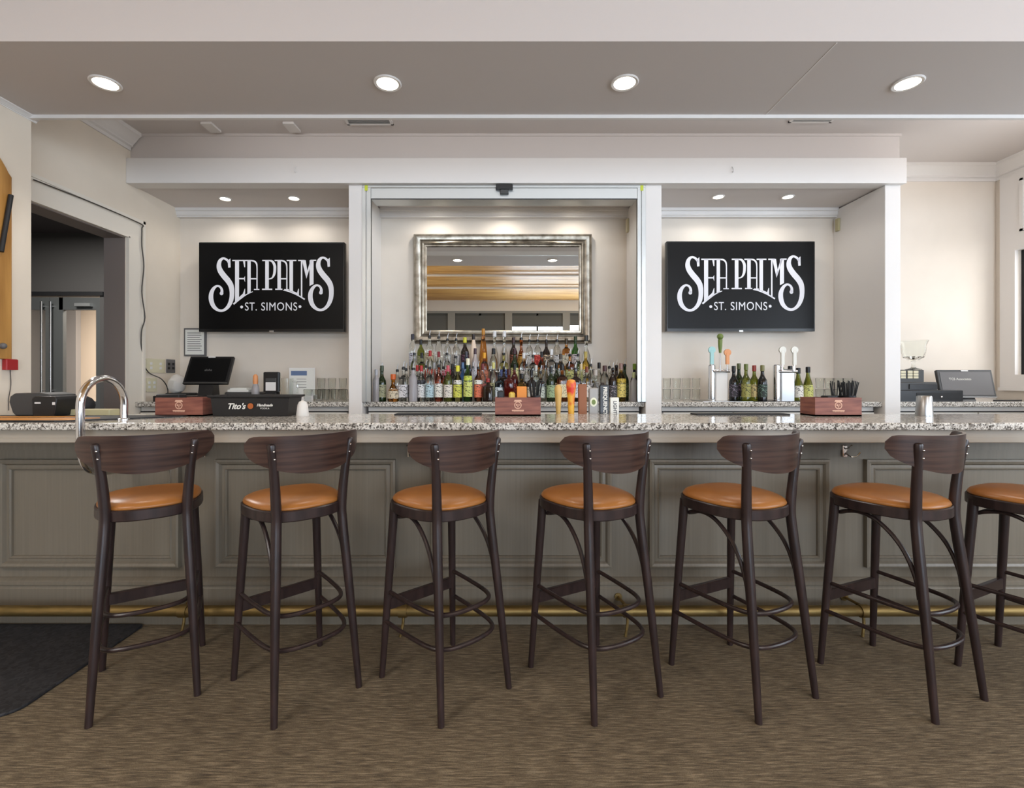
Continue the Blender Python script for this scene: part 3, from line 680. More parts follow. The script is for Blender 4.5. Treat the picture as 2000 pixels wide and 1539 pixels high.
SH = {  # (r, z) fractions of (radius, height)
    'round': [(.9, 0), (1, .012), (1, .60), (.96, .66), (.75, .73), (.42, .80), (.34, .86), (.33, .97), (.36, .975), (.36, 1)],
    'square': [(.92, 0), (1, .012), (1, .64), (.92, .69), (.5, .74), (.33, .78), (.32, .97), (.36, .975), (.36, 1)],
    'wine': [(.9, 0), (1, .01), (1, .55), (.93, .62), (.62, .70), (.42, .76), (.36, .84), (.36, .95), (.40, .955), (.40, 1)],
    'burg': [(.9, 0), (1, .01), (1, .42), (.9, .52), (.66, .64), (.45, .75), (.36, .85), (.35, .95), (.40, .955), (.40, 1)],
    'cone': [(.95, 0), (1, .015), (.98, .3), (.82, .55), (.55, .75), (.36, .88), (.34, 1)],
    'slim': [(.9, 0), (1, .01), (1, .66), (.8, .76), (.5, .83), (.42, .88), (.42, 1)],
    'squat': [(.9, 0), (1, .03), (1, .5), (.85, .62), (.45, .72), (.34, .78), (.34, 1)],
    'decanter': [(.8, 0), (.95, .03), (1, .22), (.8, .45), (.45, .6), (.32, .66), (.32, .84), (.4, .86), (.4, 1)],
    'jug': [(.9, 0), (1, .02), (1, .5), (.93, .62), (.7, .72), (.38, .80), (.34, .98), (.4, 1)]}
LM = {}
def labmat(c):
    if c not in LM:
        m = mat('label_%d_%d_%d' % c, c, .6); k = .38 if sum(c) > 330 else 2.4
        dk = tuple(min(235, int(v*k+12)) for v in c)
        tex_mix(m, c, dk, 'NOISE', scale=(70, 70, 120), tscale=1, detail=1, lo=.58, hi=.60)
        LM[c] = m
    return LM[c]
def solid(c):
    k = 'cap_%d_%d_%d' % c
    if k not in M: mat(k, c, .4)
    return k
def bottle(px, d, zb, h, r, shape, gl, lab, cap, spout, label, cat='bottle', group=None, n=2.0, labz=(.12, .5), name='liquor_bottle', lab2=None):
    t = thing(name, label, cat, (X(px, d), d, zb), 0, group)
    if shape in ('square',): n = 5.0
    prof = [(a*r, b*h*.93) for a, b in SH[shape]]
    b_ = MB().lathe(prof, seg=20 if n < 3 else 24, n=n); b_.smooth = 50; b_.build('bottle_body', GL[gl], t)
    def band(z0_, z1_, c):
        def rad(f):
            P2 = SH[shape]
            for (a0, b0), (a1, b1) in zip(P2, P2[1:]):
                if b0 <= f <= b1: return (a0+(a1-a0)*(f-b0)/max(1e-6, b1-b0))*r
            return r
        st_ = [z0_+(z1_-z0_)*k/4 for k in range(5)]; seg = 24; vs = []; fs = []
        for f in st_:
            rr_ = rad(f/1.0)+.0006
            for k in range(seg//2+3):
                th = math.pi+math.pi*(k-1+.5)/(seg/2) ; c_, s_ = math.cos(th), math.sin(th); q = (abs(c_)**n+abs(s_)**n)**(-1/n)
                vs.append((rr_*c_*q, rr_*s_*q, f*h*.93))
        w_ = seg//2+3
        for i in range(4):
            for k in range(w_-1): fs.append((i*w_+k, i*w_+k+1, (i+1)*w_+k+1, (i+1)*w_+k))
        MB().add(vs, fs).build('label', labmat(c), t)
    if lab: band(labz[0], labz[1], lab)
    if lab2: band(labz[1]+.02, min(.68, labz[1]+.14), lab2)
    z = h*.93; nr = prof[-1][0]
    if spout:
        MB().lathe([(nr*1.02, z-.012), (nr*1.05, z+.006), (nr*.6, z+.012)], seg=12).build('spout_collar', 'black_plastic', t)
        MB().tube([(0, 0, z+.01), (.002, 0, z+.035), (.010, 0, z+.06)], [.0045, .004, .003], 8).build('pour_spout', 'brushed_steel', t)
    else:
        MB().lathe([(nr*1.08, z-.03 if h > .2 else z-.015), (nr*1.12, z-.02), (nr*1.12, h*.99), (nr*.9, h)], seg=14).build('cap', solid(cap), t)
    return t
K = (18, 17, 17); WH = (226, 222, 212); CR = (218, 206, 160); RD = (170, 36, 34)
front = [  # px, height, radius, shape, glass, label colour, cap, spout, words, second label
    (735, .275, .030, 'slim', 'frost', None, (180, 180, 184), 0, 'tall frosted pale bottle', None),
    (746, .31, .036, 'wine', 'dkgreen', (150, 150, 120), (60, 70, 50), 0, 'dark green bottle with green capsule', None),
    (768, .235, .050, 'decanter', 'amber', (200, 186, 160), (200, 96, 40), 0, 'bell-shaped bottle with orange stopper', None),
    (788, .31, .038, 'square', 'clear', (206, 204, 206), (40, 38, 52), 1, 'clear square bottle with grey patterned label', None),
    (807, .30, .036, 'slim', 'frost', None, (200, 196, 200), 1, 'frosted tall bottle', None),
    (823, .31, .034, 'round', 'clear', (214, 214, 214), RD, 0, 'clear bottle with black-on-white label and red cap', (40, 40, 44)),
    (839, .31, .034, 'round', 'clear', (176, 200, 208), (190, 190, 190), 1, 'clear bottle with pale blue label', None),
    (857, .33, .036, 'round', 'orange', WH, RD, 1, 'bottle of orange-red liquor with white label', None),
    (875, .31, .036, 'round', 'olive', (222, 214, 204), (190, 80, 90), 0, 'bottle with cream label and rose cap', None),
    (894, .31, .038, 'jug', 'pale', (206, 206, 90), (222, 214, 60), 0, 'pale bottle with yellow cap and lime label', WH),
    (914, .37, .038, 'jug', 'green', (206, 214, 120), (230, 226, 200), 0, 'green-shouldered bottle with pale green label', (190, 204, 80)),
    (934, .31, .034, 'round', 'whisky', (222, 120, 90), (200, 200, 196), 1, 'amber bottle with orange-red square label', WH),
    (953, .20, .042, 'square', 'dark', None, (150, 40, 36), 0, 'squat dark square bottle with red wax neck', None),
    (975, .26, .036, 'square', 'blue', (206, 216, 222), (222, 214, 160), 1, 'pale blue square bottle', None),
    (994, .28, .044, 'square', 'red', None, (60, 20, 16), 0, 'deep red faceted decanter', None),
    (1019, .24, .040, 'square', 'gold', (232, 150, 70), K, 0, 'yellow bottle with orange label', None),
    (1038, .27, .036, 'square', 'dark', (196, 190, 176), K, 0, 'dark bottle with pale grey label', None),
    (1056, .27, .036, 'square', 'clear', (190, 196, 186), K, 1, 'clear bottle with faint grey-green label', None),
    (1076, .30, .036, 'round', 'dkgreen', (150, 170, 130), K, 0, 'dark green round bottle', None),
    (1098, .32, .044, 'square', 'whisky', (222, 208, 168), K, 0, 'square whisky bottle with large cream label', None),
    (1124, .30, .046, 'square', 'dark', (206, 204, 210), K, 1, 'wide dark bottle with silvery white label', None),
    (1146, .30, .036, 'round', 'clear', (214, 206, 196), (120, 60, 40), 0, 'clear bottle with cream label', None),
    (1163, .27, .042, 'decanter', 'clear', None, (180, 170, 160), 0, 'clear round decanter', None),
    (1181, .31, .038, 'slim', 'clear', (46, 44, 46), (70, 40, 40), 0, 'clear bottle with black label and maroon cap', None),
    (1197, .30, .036, 'round', 'dark', (60, 56, 58), K, 1, 'dark bottle with charcoal label', None),
    (1213, .33, .042, 'round', 'gold', (222, 200, 110), (150, 120, 110), 0, 'bottle of golden liquor with yellow label', (206, 176, 70)),
    (1238, .25, .030, 'slim', 'frost', None, (200, 206, 150), 0, 'tall pale bottle beside the right post', None)]
NF = len(front)
for i, (px, h, r_, sh, gl, lb, cp, sp, words, l2) in enumerate(front):
    bottle(px, 4.14+(.02 if i % 2 else 0), 1.076, h, r_, sh, gl, lb, cp, sp, '%s, %s from left in the front row' % (words, NUM[i]), group='bottles in the front row of the back bar', lab2=l2)
backrow = [(745, .30, .034, 'wine', 'olive', (90, 96, 60), K, 1, 'olive bottle'), (776, .29, .036, 'round', 'clear', (200, 196, 190), (60, 56, 80), 1, 'clear spouted bottle'),
           (793, .30, .034, 'round', 'clear', None, (60, 50, 80), 1, 'clear unlabelled bottle'), (1170, .34, .036, 'round', 'clear', (200, 190, 180), K, 0, 'clear bottle with tall black cap'),
           (1190, .32, .036, 'round', 'clear', (70, 60, 60), (50, 30, 34), 1, 'clear bottle with dark label'), (1204, .33, .036, 'wine', 'dark', (90, 80, 80), K, 1, 'dark narrow bottle'),
           (1220, .34, .036, 'wine', 'dkgreen', (60, 70, 50), K, 1, 'dark green spouted bottle'), (1239, .33, .034, 'wine', 'black', (150, 160, 60), (120, 150, 50), 0, 'black bottle with lime capsule')]
for i, (px, h, r_, sh, gl, lb, cp, sp, words) in enumerate(backrow):
    side = 'left' if px < 900 else 'right'; k = i if px < 900 else i-3
    bottle(px, 4.30, 1.076, h, r_, sh, gl, lb, cp, sp, '%s behind front row, niche %s side, %s from left' % (words, side, NUM[k]), group='bottles behind the front row')
inner = [(815, 'clear', (200, 200, 196), RD, 0, 'clear bottle with small red cap'), (832, 'clear', None, K, 1, 'clear plain bottle with spout'), (848, 'clear', (190, 200, 186), (150, 150, 150), 0, 'clear bottle with faint green label'),
       (866, 'clear', (206, 200, 190), (60, 90, 60), 1, 'clear bottle with green spout collar'), (884, 'dark', (80, 60, 60), K, 0, 'dark bottle with brown label'), (904, 'blue', None, (90, 120, 160), 0, 'blue glass bottle'),
       (924, 'frost', None, (210, 210, 214), 1, 'frosted plain bottle'), (943, 'clear', (200, 120, 110), (120, 50, 50), 0, 'clear bottle with faded red label'), (964, 'clear', (200, 196, 150), (206, 200, 120), 0, 'clear bottle with yellow cap'),
       (984, 'dark', None, K, 1, 'dark plain bottle with spout'), (1005, 'red', (120, 40, 36), K, 0, 'dark red bottle'), (1028, 'clear', (60, 56, 56), K, 1, 'clear bottle with black label'), (1047, 'clear', (206, 206, 200), (200, 200, 196), 0, 'clear bottle with wide white label'),
       (1066, 'clear', (176, 186, 172), K, 1, 'clear bottle with sage label'), (1087, 'dkgreen', (206, 206, 196), K, 0, 'dark green bottle with white label'), (1111, 'clear', (196, 190, 180), K, 1, 'clear bottle with beige label'),
       (1135, 'clear', None, (210, 190, 150), 0, 'clear plain bottle with tan cap'), (1154, 'clear', (206, 200, 200), (90, 50, 50), 1, 'clear bottle with pale pink label')]
for i, (px, gl, lb, cp, sp, words) in enumerate(inner):
    bottle(px, 4.240, 1.076, .315+.012*((i*7) % 3), .032, 'round' if i % 3 else 'square', gl, lb, cp, sp, '%s, %s from left in second row' % (words, NUM[i]), group='bottles in the second row of the back bar')
mid = [(809, .30, .034, 'round', 'clear', (210, 208, 200), K, 1, 'clear bottle with pale round label'), (824, .29, .036, 'square', 'clear', (196, 190, 176), K, 0, 'clear square bottle'),
       (840, .31, .034, 'round', 'clear', (200, 90, 70), RD, 0, 'clear bottle with red label and red cap'), (857, .30, .034, 'round', 'clear', (206, 200, 196), (120, 20, 30), 0, 'clear bottle with crimson cap'),
       (873, .30, .036, 'round', 'clear', (180, 60, 70), (130, 90, 90), 1, 'clear bottle with pink-red label'), (890, .27, .040, 'decanter', 'clear', None, (190, 190, 190), 1, 'clear faceted bottle'),
       (911, .30, .038, 'square', 'blue', (170, 190, 220), (60, 60, 70), 0, 'pale blue square bottle'), (928, .33, .030, 'slim', 'frost', (222, 224, 230), (70, 50, 60), 0, 'slender frosted white bottle'),
       (946, .29, .038, 'round', 'amber', (200, 120, 90), (226, 160, 40), 0, 'amber bottle with orange cap'), (964, .33, .036, 'slim', 'clear', None, K, 0, 'tall clear bottle with black top'),
       (984, .30, .040, 'square', 'pale', (90, 106, 160), (226, 226, 210), 1, 'pale yellow bottle with blue label'), (1005, .33, .036, 'wine', 'dkgreen', (220, 214, 150), (60, 30, 36), 0, 'dark green bottle with cream label'),
       (1023, .29, .036, 'round', 'clear', (206, 200, 196), (214, 214, 214), 0, 'clear bottle with grey and red label'), (1041, .28, .036, 'square', 'clear', (206, 206, 190), (150, 150, 140), 1, 'clear square bottle with spout'),
       (1058, .30, .034, 'round', 'whisky', (150, 130, 96), K, 0, 'brown bottle with tan label'), (1077, .32, .036, 'square', 'clear', (216, 216, 216), (220, 220, 220), 0, 'clear bottle with white label and white cap'),
       (1095, .28, .036, 'round', 'clear', (196, 200, 186), (70, 60, 50), 0, 'clear bottle with dark cap'), (1113, .29, .038, 'square', 'amber', (214, 210, 130), K, 1, 'amber bottle with yellow-green label'),
       (1129, .29, .036, 'round', 'clear', (210, 206, 140), K, 1, 'clear bottle with yellowish label'), (1144, .30, .036, 'round', 'gold', (226, 220, 200), (190, 170, 90), 0, 'golden bottle with cream label')]
for i, (px, h, r_, sh, gl, lb, cp, sp, words) in enumerate(mid):
    bottle(px, 4.335, 1.216, h, r_, sh, gl, lb, cp, sp, '%s, %s from left on the middle step' % (words, NUM[i]), group='bottles on the middle step')
top = [(806, .33, .034, 'slim', 'clear', (196, 196, 206), (40, 36, 50), 0, 'clear bottle with tall black cap'), (822, .28, .034, 'round', 'olive', (150, 150, 110), K, 0, 'olive green bottle'),
       (839, .33, .038, 'round', 'clear', (206, 190, 160), (222, 116, 44), 1, 'clear bottle with orange wax neck'), (857, .32, .034, 'slim', 'clear', None, (206, 206, 206), 1, 'slim clear bottle with spout'),
       (874, .30, .034, 'round', 'clear', (200, 200, 196), (110, 60, 40), 1, 'clear bottle with white label and spout'), (891, .30, .034, 'round', 'clear', (190, 186, 180), K, 1, 'clear bottle with grey label and spout'),
       (908, .30, .038, 'wine', 'dark', (50, 30, 40), (206, 204, 60), 0, 'dark bottle with yellow neck foil'), (925, .33, .040, 'cone', 'cream', None, (40, 30, 30), 0, 'cream conical bottle'),
       (944, .38, .040, 'cone', 'amber', None, (190, 130, 40), 0, 'tall amber sail-shaped bottle'), (966, .36, .038, 'decanter', 'clear', None, (220, 220, 220), 0, 'ornate clear decanter'),
       (985, .36, .038, 'decanter', 'clear', None, (224, 224, 224), 0, 'ornate clear decanter with white stopper'), (1003, .30, .036, 'wine', 'dark', (70, 40, 30), (50, 26, 30), 0, 'dark brown bottle'),
       (1018, .31, .038, 'decanter', 'whisky', (190, 140, 60), (80, 84, 60), 1, 'round whisky bottle with green neck'), (1034, .29, .034, 'round', 'clear', (210, 206, 200), K, 1, 'clear bottle with ivory label'),
       (1050, .29, .036, 'round', 'clear', (176, 46, 40), K, 1, 'clear bottle with red and black label'), (1067, .29, .036, 'squat', 'dark', (96, 84, 70), (40, 30, 30), 1, 'dark ornate bottle'),
       (1088, .29, .034, 'slim', 'clear', (220, 220, 220), (60, 56, 50), 1, 'slim clear bottle with dark neck'), (1106, .29, .038, 'square', 'amber', (214, 210, 190), (60, 50, 30), 0, 'amber bottle with large ivory label'),
       (1124, .31, .036, 'wine', 'green', (214, 206, 210), (40, 60, 30), 0, 'bright green bottle with pale label'), (1145, .32, .044, 'decanter', 'clear', None, (60, 60, 56), 0, 'wide clear round bottle with dark top')]
for i, (px, h, r_, sh, gl, lb, cp, sp, words) in enumerate(top):
    bottle(px, 4.47, 1.356, h, r_, sh, gl, lb, cp, sp, '%s, %s from left on the top step' % (words, NUM[i]), group='bottles on the top step')
for nm, y0, y1, h_ in (('middle step', 4.285, 4.40, .14), ('top step', 4.415, 4.53, .28)):
    t = thing('bottle_riser', 'long dark riser shelf under the bottles of the %s' % nm, 'shelf', (0, y0, 1.076))
    MB().box(-.87, .83, 0, y1-y0, h_-.015, h_).build('board', 'dark_grey_plastic', t)
    for x in (-.87, .82): MB().box(x, x+.01, 0, y1-y0, 0, h_-.015).build('side_support', 'dark_grey_plastic', t)
# wine bottles beneath the right television
wines = [(1433, .305, 'wine', 'black', (50, 46, 52), K, 'black wine bottle'), (1443, .33, 'wine', 'dkgreen', (60, 50, 60), (90, 96, 60), 'dark wine bottle with olive capsule'),
         (1457, .32, 'wine', 'olive', (150, 146, 80), (100, 110, 50), 'olive wine bottle with green label'), (1473, .31, 'wine', 'olive', (206, 186, 130), (150, 60, 50), 'wine bottle with red capsule and tan label'),
         (1489, .31, 'wine', 'black', (40, 50, 44), (120, 116, 70), 'black wine bottle with olive capsule')]
for i, (px, h, sh, gl, lb, cp, words) in enumerate(wines):
    bottle(px, (4.22, 4.30, 4.15, 4.20, 4.14)[i], 1.079, h, .038, sh, gl, lb, cp, 0, '%s, %s of five between the beer towers' % (words, NUM[i]), 'wine bottle', 'wine bottles between the beer towers', name='wine_bottle')
wines = [(1527, .30, 'burg', 'green', WH, (80, 110, 60), 'green wine bottle just behind the right beer tower'), (1543, .31, 'burg', 'olive', WH, K, 'wine bottle with white label nearest the right beer tower'),
         (1559, .29, 'burg', 'olive', WH, K, 'wine bottle with white label in the middle, right of beer towers'), (1578, .30, 'burg', 'olive', (190, 190, 110), K, 'rightmost wine bottle with pale green label')]
for i, (px, h, sh, gl, lb, cp, words) in enumerate(wines):
    bottle(px, (4.36, 4.305, 4.22, 4.22)[i], 1.076, h, .040, sh, gl, lb, cp, 0, words, 'wine bottle', 'wine bottles right of the beer towers', name='wine_bottle')

# ------------------------------------------------------------------ glassware
gp = [(.028, 0), (.030, .002), (.036, .098), (.0345, .099), (.0338, .098), (.028, .012), (.002, .011)]
g0 = None
def tumbler(x, y, z, label, group):
    global g0
    if g0 is None:
        g0 = MB().lathe(gp, seg=16).build('tumbler', 'clear_glass'); o = g0
    else:
        o = g0.copy(); COL.objects.link(o)
    o.location = (x, y, z); tag(o, label, 'glass', group)
def stackset(px0, px1, n_, d, z, tiers, where, group, rows=1):
    for q in range(tiers):
        for k in range(n_):
            x = X(px0+(px1-px0)*(k+.5)/n_, d)
            tumbler(x, d, z+q*.101, 'clear tumbler, %s from left in %s row %s' % (NUM[k], ('lower' if q == 0 else 'upper') if tiers > 1 else 'the', where), group)
stackset(1293, 1369, 4, 4.42, 1.076, 2, 'of the stack left of the beer towers', 'tumblers stacked left of the beer towers')
stackset(1592, 1684, 5, 4.42, 1.076, 2, 'of the stack behind the right wooden box', 'tumblers stacked behind the right wooden box')
stackset(592, 680, 5, 4.36, 1.076, 1, 'beside the left post', 'tumblers lined up beside the left post')
stackset(596, 680, 4, 4.50, 1.076, 2, 'at the back beside the left post', 'tumblers stacked at the back beside the left post')

# ------------------------------------------------------------------ beer towers in the right niche
def beer_tower(px0, px1, d, label, handles, face):
    x0, x1 = X(px0, d), X(px1, d); xc = (x0+x1)/2; hw = (x1-x0)/2
    t = thing('beer_tower', label, 'beer tower', (xc, d, 1.079))
    zt = Z(714, d)-1.079
    MB().lathe([(.034, 0), (.034, .01), (.030, .014), (.030, zt), (.02, zt+.008)], (-hw+.032, 0, 0), 20).build('column', 'chrome', t)
    MB().rbox(-hw+.06, hw, -.02, .06, 0, zt-.03, .006).build('cabinet', face, t)
    MB().tube([(-hw+.03, -.03, zt-.05), (hw+.01, -.03, zt-.05)], .013, 12).build('cross_pipe', 'chrome', t)
    for px, z0, z1, m, kind, lab in handles:
        hx = X(px, d)-xc; a = Z(z1, d)-1.079; b = Z(z0, d)-1.079
        MB().tube([(hx, -.05, zt-.05), (hx, -.055, a)], [.010, .006], 10).build('faucet', 'chrome', t)
        if kind == 'round':
            h_ = MB().rbox(hx-.016, hx+.016, -.066, -.046, a, b-.03, .004).lathe([(.030, -.008), (.030, .008)], seg=20, mtx=Matrix.Translation((hx, -.056, b-.028)) @ Matrix.Rotation(R(90), 4, 'X'))
        else:
            h_ = MB().lathe([(.010, a), (.017, a+.06), (.019, b-.05)], (hx, -.056, 0), 12).sphere((hx, -.056, b-.025), .027)
        h_.build('tap_handle', m, t, label=lab)
mat('teal', (160, 204, 202), .4); mat('olive_green', (110, 128, 62), .5); mat('tap_orange', (222, 150, 96), .4); mat('tap_white', (228, 226, 216), .4)
beer_tower(1383, 1420, 4.25, 'chrome beer tower with teal, green and orange handles', [(1385, 678, 712, 'teal', 'round', 'teal handle'), (1401, 653, 690, 'olive_green', 'knob', 'olive green handle'), (1415, 683, 712, 'tap_orange', 'round', 'orange handle')], 'cabinet_white')
beer_tower(1510, 1550, 4.18, 'chrome beer tower with two white handles', [(1521, 678, 713, 'tap_white', 'round', 'white handle'), (1544, 678, 713, 'tap_white', 'round', 'white handle')], 'brushed_steel')
tag(MB().rbox(X(1364, 4.2), X(1460, 4.2), 4.10, 4.36, 1.0762, 1.079, .001).build('drip_tray', 'brushed_steel'), 'flat steel drip tray under the left beer tower', 'drip tray')
tag(MB().rbox(X(1462, 4.2), X(1556, 4.2), 4.08, 4.36, 1.0762, 1.079, .001).build('drip_tray', 'dark_grey_plastic'), 'flat dark drip tray under the right beer tower', 'drip tray')

# ------------------------------------------------------------------ things on the front counter
ZC = 1.063
def emblem(t, x, y, z, s):
    e_ = MB(); N2 = 20
    def ring(cx, cz, r0, r1):
        vs = []; fs = []
        for k in range(N2):
            a = 2*math.pi*k/N2
            vs += [(x+(cx+r0*math.cos(a))*s, y, z+(cz+r0*math.sin(a))*s), (x+(cx+r1*math.cos(a))*s, y, z+(cz+r1*math.sin(a))*s)]
        for k in range(N2): j = (k+1) % N2; fs.append((2*k, 2*k+1, 2*j+1, 2*j))
        e_.add(vs, fs)
    ring(0, 0, .62, .8); ring(-.25, .05, .0, .2); ring(.25, .05, .12, .2)
    def q(*p_): e_.add([(x+a*s, y, z+b*s) for a, b in p_], [tuple(range(len(p_)))])
    q((-.9, .75), (.9, .75), (.7, 1.15), (-.7, 1.15)); q((-1.3, -1.25), (1.3, -1.25), (1.3, -1.0), (-1.3, -1.0)); q((-.2, -.45), (.2, -.45), (0, -.05))
    e_.build('emblem', 'print_tan', t)
def cigar_box(px0, px1, d, dep, label, flip=False):
    x0, x1 = X(px0, d), X(px1, d); xc = (x0+x1)/2; hw = (x1-x0)/2; h = .103; th = .008
    t = thing('wooden_caddy', label, 'box', (xc, d, ZC), 0, 'reddish wooden bar boxes')
    MB().box(-hw, hw, 0, th, 0, h).box(-hw, hw, dep-th, dep, 0, h).box(-hw, -hw+th, th, dep-th, 0, h).box(hw-th, hw, th, dep-th, 0, h).box(-hw, hw, 0, dep, 0, .008).box(-.004, .004, th, dep-th, 0, h-.02).build('box', 'cigar_wood', t)
    emblem(t, 0, -.0012, .060, .026)
    text('Handmade', .016, 'print_tan', t, (0, -.001, .028), name='lettering', shear=.3, sx=.9)
    return t, xc, hw
cigar_box(303, 396, 2.665, .13, 'reddish wooden napkin box at left beside the black tray')
cigar_box(967, 1056, 2.69, .12, 'reddish wooden box in the centre, left of the tap handles')
cigar_box(1592, 1683, 2.665, .135, 'reddish wooden box on the right side of the counter')
def straws(px, d, label, n_=16, cup=True, r_=.032):
    x = X(px, d); t = thing('straw_cup', label, 'straw holder', (x, d, ZC+.012))
    MB().lathe([(r_*.75, 0), (r_, .10), (r_*.94, .10), (r_*.7, .006)], seg=18).build('cup', 'black_plastic', t)
    s_ = MB(); random.seed(int(px))
    for k in range(n_):
        a = 2*math.pi*k/n_+random.random()*.3; q = r_*.5*random.random()+r_*.25; e_ = q+.014+.012*random.random()
        s_.tube([(q*.7*math.cos(a), q*.7*math.sin(a), .01), (e_*math.cos(a), e_*math.sin(a), .17+random.random()*.018)], .0028, 6)
    o = s_.build('straws', 'black_matte', t); o['kind'] = 'stuff'
straws(1656, 2.735, 'black cup packed with short black straws in the right wooden box', 26, r_=.040); straws(1632, 2.76, 'slim black cup with a few straws in the right wooden box', 7, r_=.018)
straws(1046, 2.755, 'black cup of straws in the centre wooden box', 16, r_=.030)
def napkins(px, d, m, label, w_=.07, h=.11, dd=.05):
    tag(MB().rbox(-w_/2, w_/2, -dd/2, dd/2, 0, h, .004).build('napkin_stack', m, loc=(X(px, d), d, ZC+.009)), label, 'napkins')
napkins(335, 2.74, 'black_matte', 'black napkin stack in left wooden box', .13, .112, .07); napkins(1590+28, 2.72, 'black_matte', 'flat black napkins in the right wooden box', .05, .104, .06)
mat('garnish_orange', (226, 140, 52), .5); mat('garnish_yellow', (220, 190, 90), .5)
tag(MB().rbox(-.028, .028, -.015, .015, 0, .155, .003).build('packet_box', 'garnish_orange', loc=(X(1019, 2.75), 2.75, ZC+.009)), 'small orange packet box in the centre wooden box', 'box')
tag(MB().rbox(-.018, .018, -.012, .012, 0, .125, .010).build('packet_box', 'garnish_yellow', loc=(X(1000, 2.75), 2.75, ZC+.009)), 'small yellow packet in the centre wooden box', 'box')
tag(MB().rbox(-.02, .02, -.012, .012, 0, .13, .006).build('packet_box', 'black_plastic', loc=(X(978, 2.75), 2.75, ZC+.009)), 'small black packet in the centre wooden box', 'box')
# black tray with white script lettering
d = 2.66; x0, x1 = X(412, d), X(566, d); xc = (x0+x1)/2; hw = (x1-x0)/2
t = thing('condiment_tray', 'black plastic garnish tray with white lettering on the counter', 'tray', (xc, d, ZC))
vs = []; fs = []
prof = [(hw-.012, 0, .0), (hw-.002, -.006, .100), (hw+.012, -.018, .106), (hw+.012, -.018, .116), (hw-.004, -.0, .116), (hw-.02, .012, .012)]
for a, b, z in prof:
    e_ = a-(hw-.012); yb = .155
    vs += [(-a, b, z), (a, b, z), (a, yb-b, z), (-a, yb-b, z)]
for i in range(len(prof)-1):
    for k in range(4): fs.append((i*4+k, i*4+(k+1) % 4, i*4+4+(k+1) % 4, i*4+4+k))
fs += [(0, 1, 2, 3), (20, 21, 22, 23)]
tr_ = MB().add(vs, fs); tr_.smooth = 20; tr_.build('tray_body', 'black_plastic', t)
text("Tito's", .044, 'print_white', t, (-.075, -.0085, .055), shear=.35, bold=.0012)
text('Handmade', .020, 'print_white', t, (.083, -.0085, .062), shear=.35, bold=.0006)
text('VODKA', .013, 'print_white', t, (.083, -.0078, .044), space=1.2)
mat('copper', (176, 96, 48), .4, .3)
MB().lathe([(.016, -.0008), (.016, .0008)], seg=20, mtx=Matrix.Translation((.005, -.0085, .057)) @ Matrix.Rotation(R(90), 4, 'X')).build('copper_seal', 'copper', t)
tag(MB().lathe([(.033, 0), (.034, .004), (.028, .06), (.020, .078), (.004, .086)], seg=14).build('upturned_cup', 'crumple', loc=(X(591, 2.70), 2.70, ZC)), 'white upturned cup at the right end of the black tray', 'cup')
# shaker tin
t = MB().lathe([(.040, 0), (.0405, .004), (.034, .108), (.031, .112), (.028, .112)], seg=28).build('shaker_tin', 'brushed_steel', loc=(X(1805, 2.70), 2.70, ZC)); tag(t, 'upturned steel shaker tin on the counter at right', 'shaker')
# rubber service mats
tag(MB().rbox(X(775, 2.8), X(941, 2.8), 2.73, 2.83, ZC, ZC+.008, .002).build('bar_mat', 'black_matte'), 'flat black bar mat on the counter left of the centre box', 'bar mat')
tag(MB().rbox(X(1352, 2.8), X(1530, 2.8), 2.73, 2.83, ZC, ZC+.008, .002).build('bar_mat', 'black_matte'), 'flat black bar mat on the counter below the right television', 'bar mat')
# mat at the far left; orange stripes stand for counter reflections and menus
t = thing('striped_mat', 'black mat at left end of counter, orange stripes standing for reflections and menus', 'bar mat', (0, 0, ZC))
MB().prism([(-2.90, 2.30), (-2.15, 2.30), (-1.75, 2.62), (-1.75, 2.66), (-2.90, 2.66)], 0, .006, 'z').build('base', 'black_matte', t)
sm = MB()
for y, a, b in ((2.345, -2.85, -2.13), (2.42, -2.85, -2.12), (2.52, -2.85, -2.30)): sm.prism([(a, y), (b, y), (b+.05, y+.045), (a, y+.045)], .006, .009, 'z')
sm.build('stripe', 'orange_strip', t)
# printer at the left
d = 2.60
def poly_xz(pts_, dd): return [(X(a, dd), Z(b, dd)) for a, b in pts_]
t = thing('receipt_printer', 'dark grey receipt printer on the counter at far left', 'printer', (0, d, 0))
MB().prism([(X(a, d), max(Z(b, d), ZC+.007)) for a, b in ((17, 785), (19, 774), (28, 768), (76, 767), (98, 771), (98, 830), (30, 830), (24, 806))], 0, .16, 'y').build('housing', 'dark_grey_plastic', t, bevel=.006)
MB().prism([(X(a, d), max(Z(b, d), ZC+.007)) for a, b in ((72, 778), (78, 774), (118, 774), (121, 780), (116, 830), (74, 830))], -.03, .12, 'y').build('paper_slot', 'black_plastic', t, bevel=.004)
MB().box(X(79, d), X(90, d), -.033, -.029, Z(788, d), Z(785, d)).build('status_light', 'white_plastic', t)
MB().box(X(113, d), X(118, d), -.033, -.029, Z(790, d), Z(785, d)).build('button', 'white_plastic', t)
tag(MB().sphere((0, 0, 0), .055, 16).build('black_bowl', 'black_matte', loc=(X(163, 2.79), 2.79, ZC+.054)), 'rounded black cap-shaped dome behind the chrome rail', 'bowl')
tag(MB().rbox(X(119, 2.66), X(212, 2.66), 2.665, 2.74, ZC, ZC+.038, .003).build('folded_menu', 'beige_plastic'), 'flat olive and tan box behind the chrome rail at left', 'box')
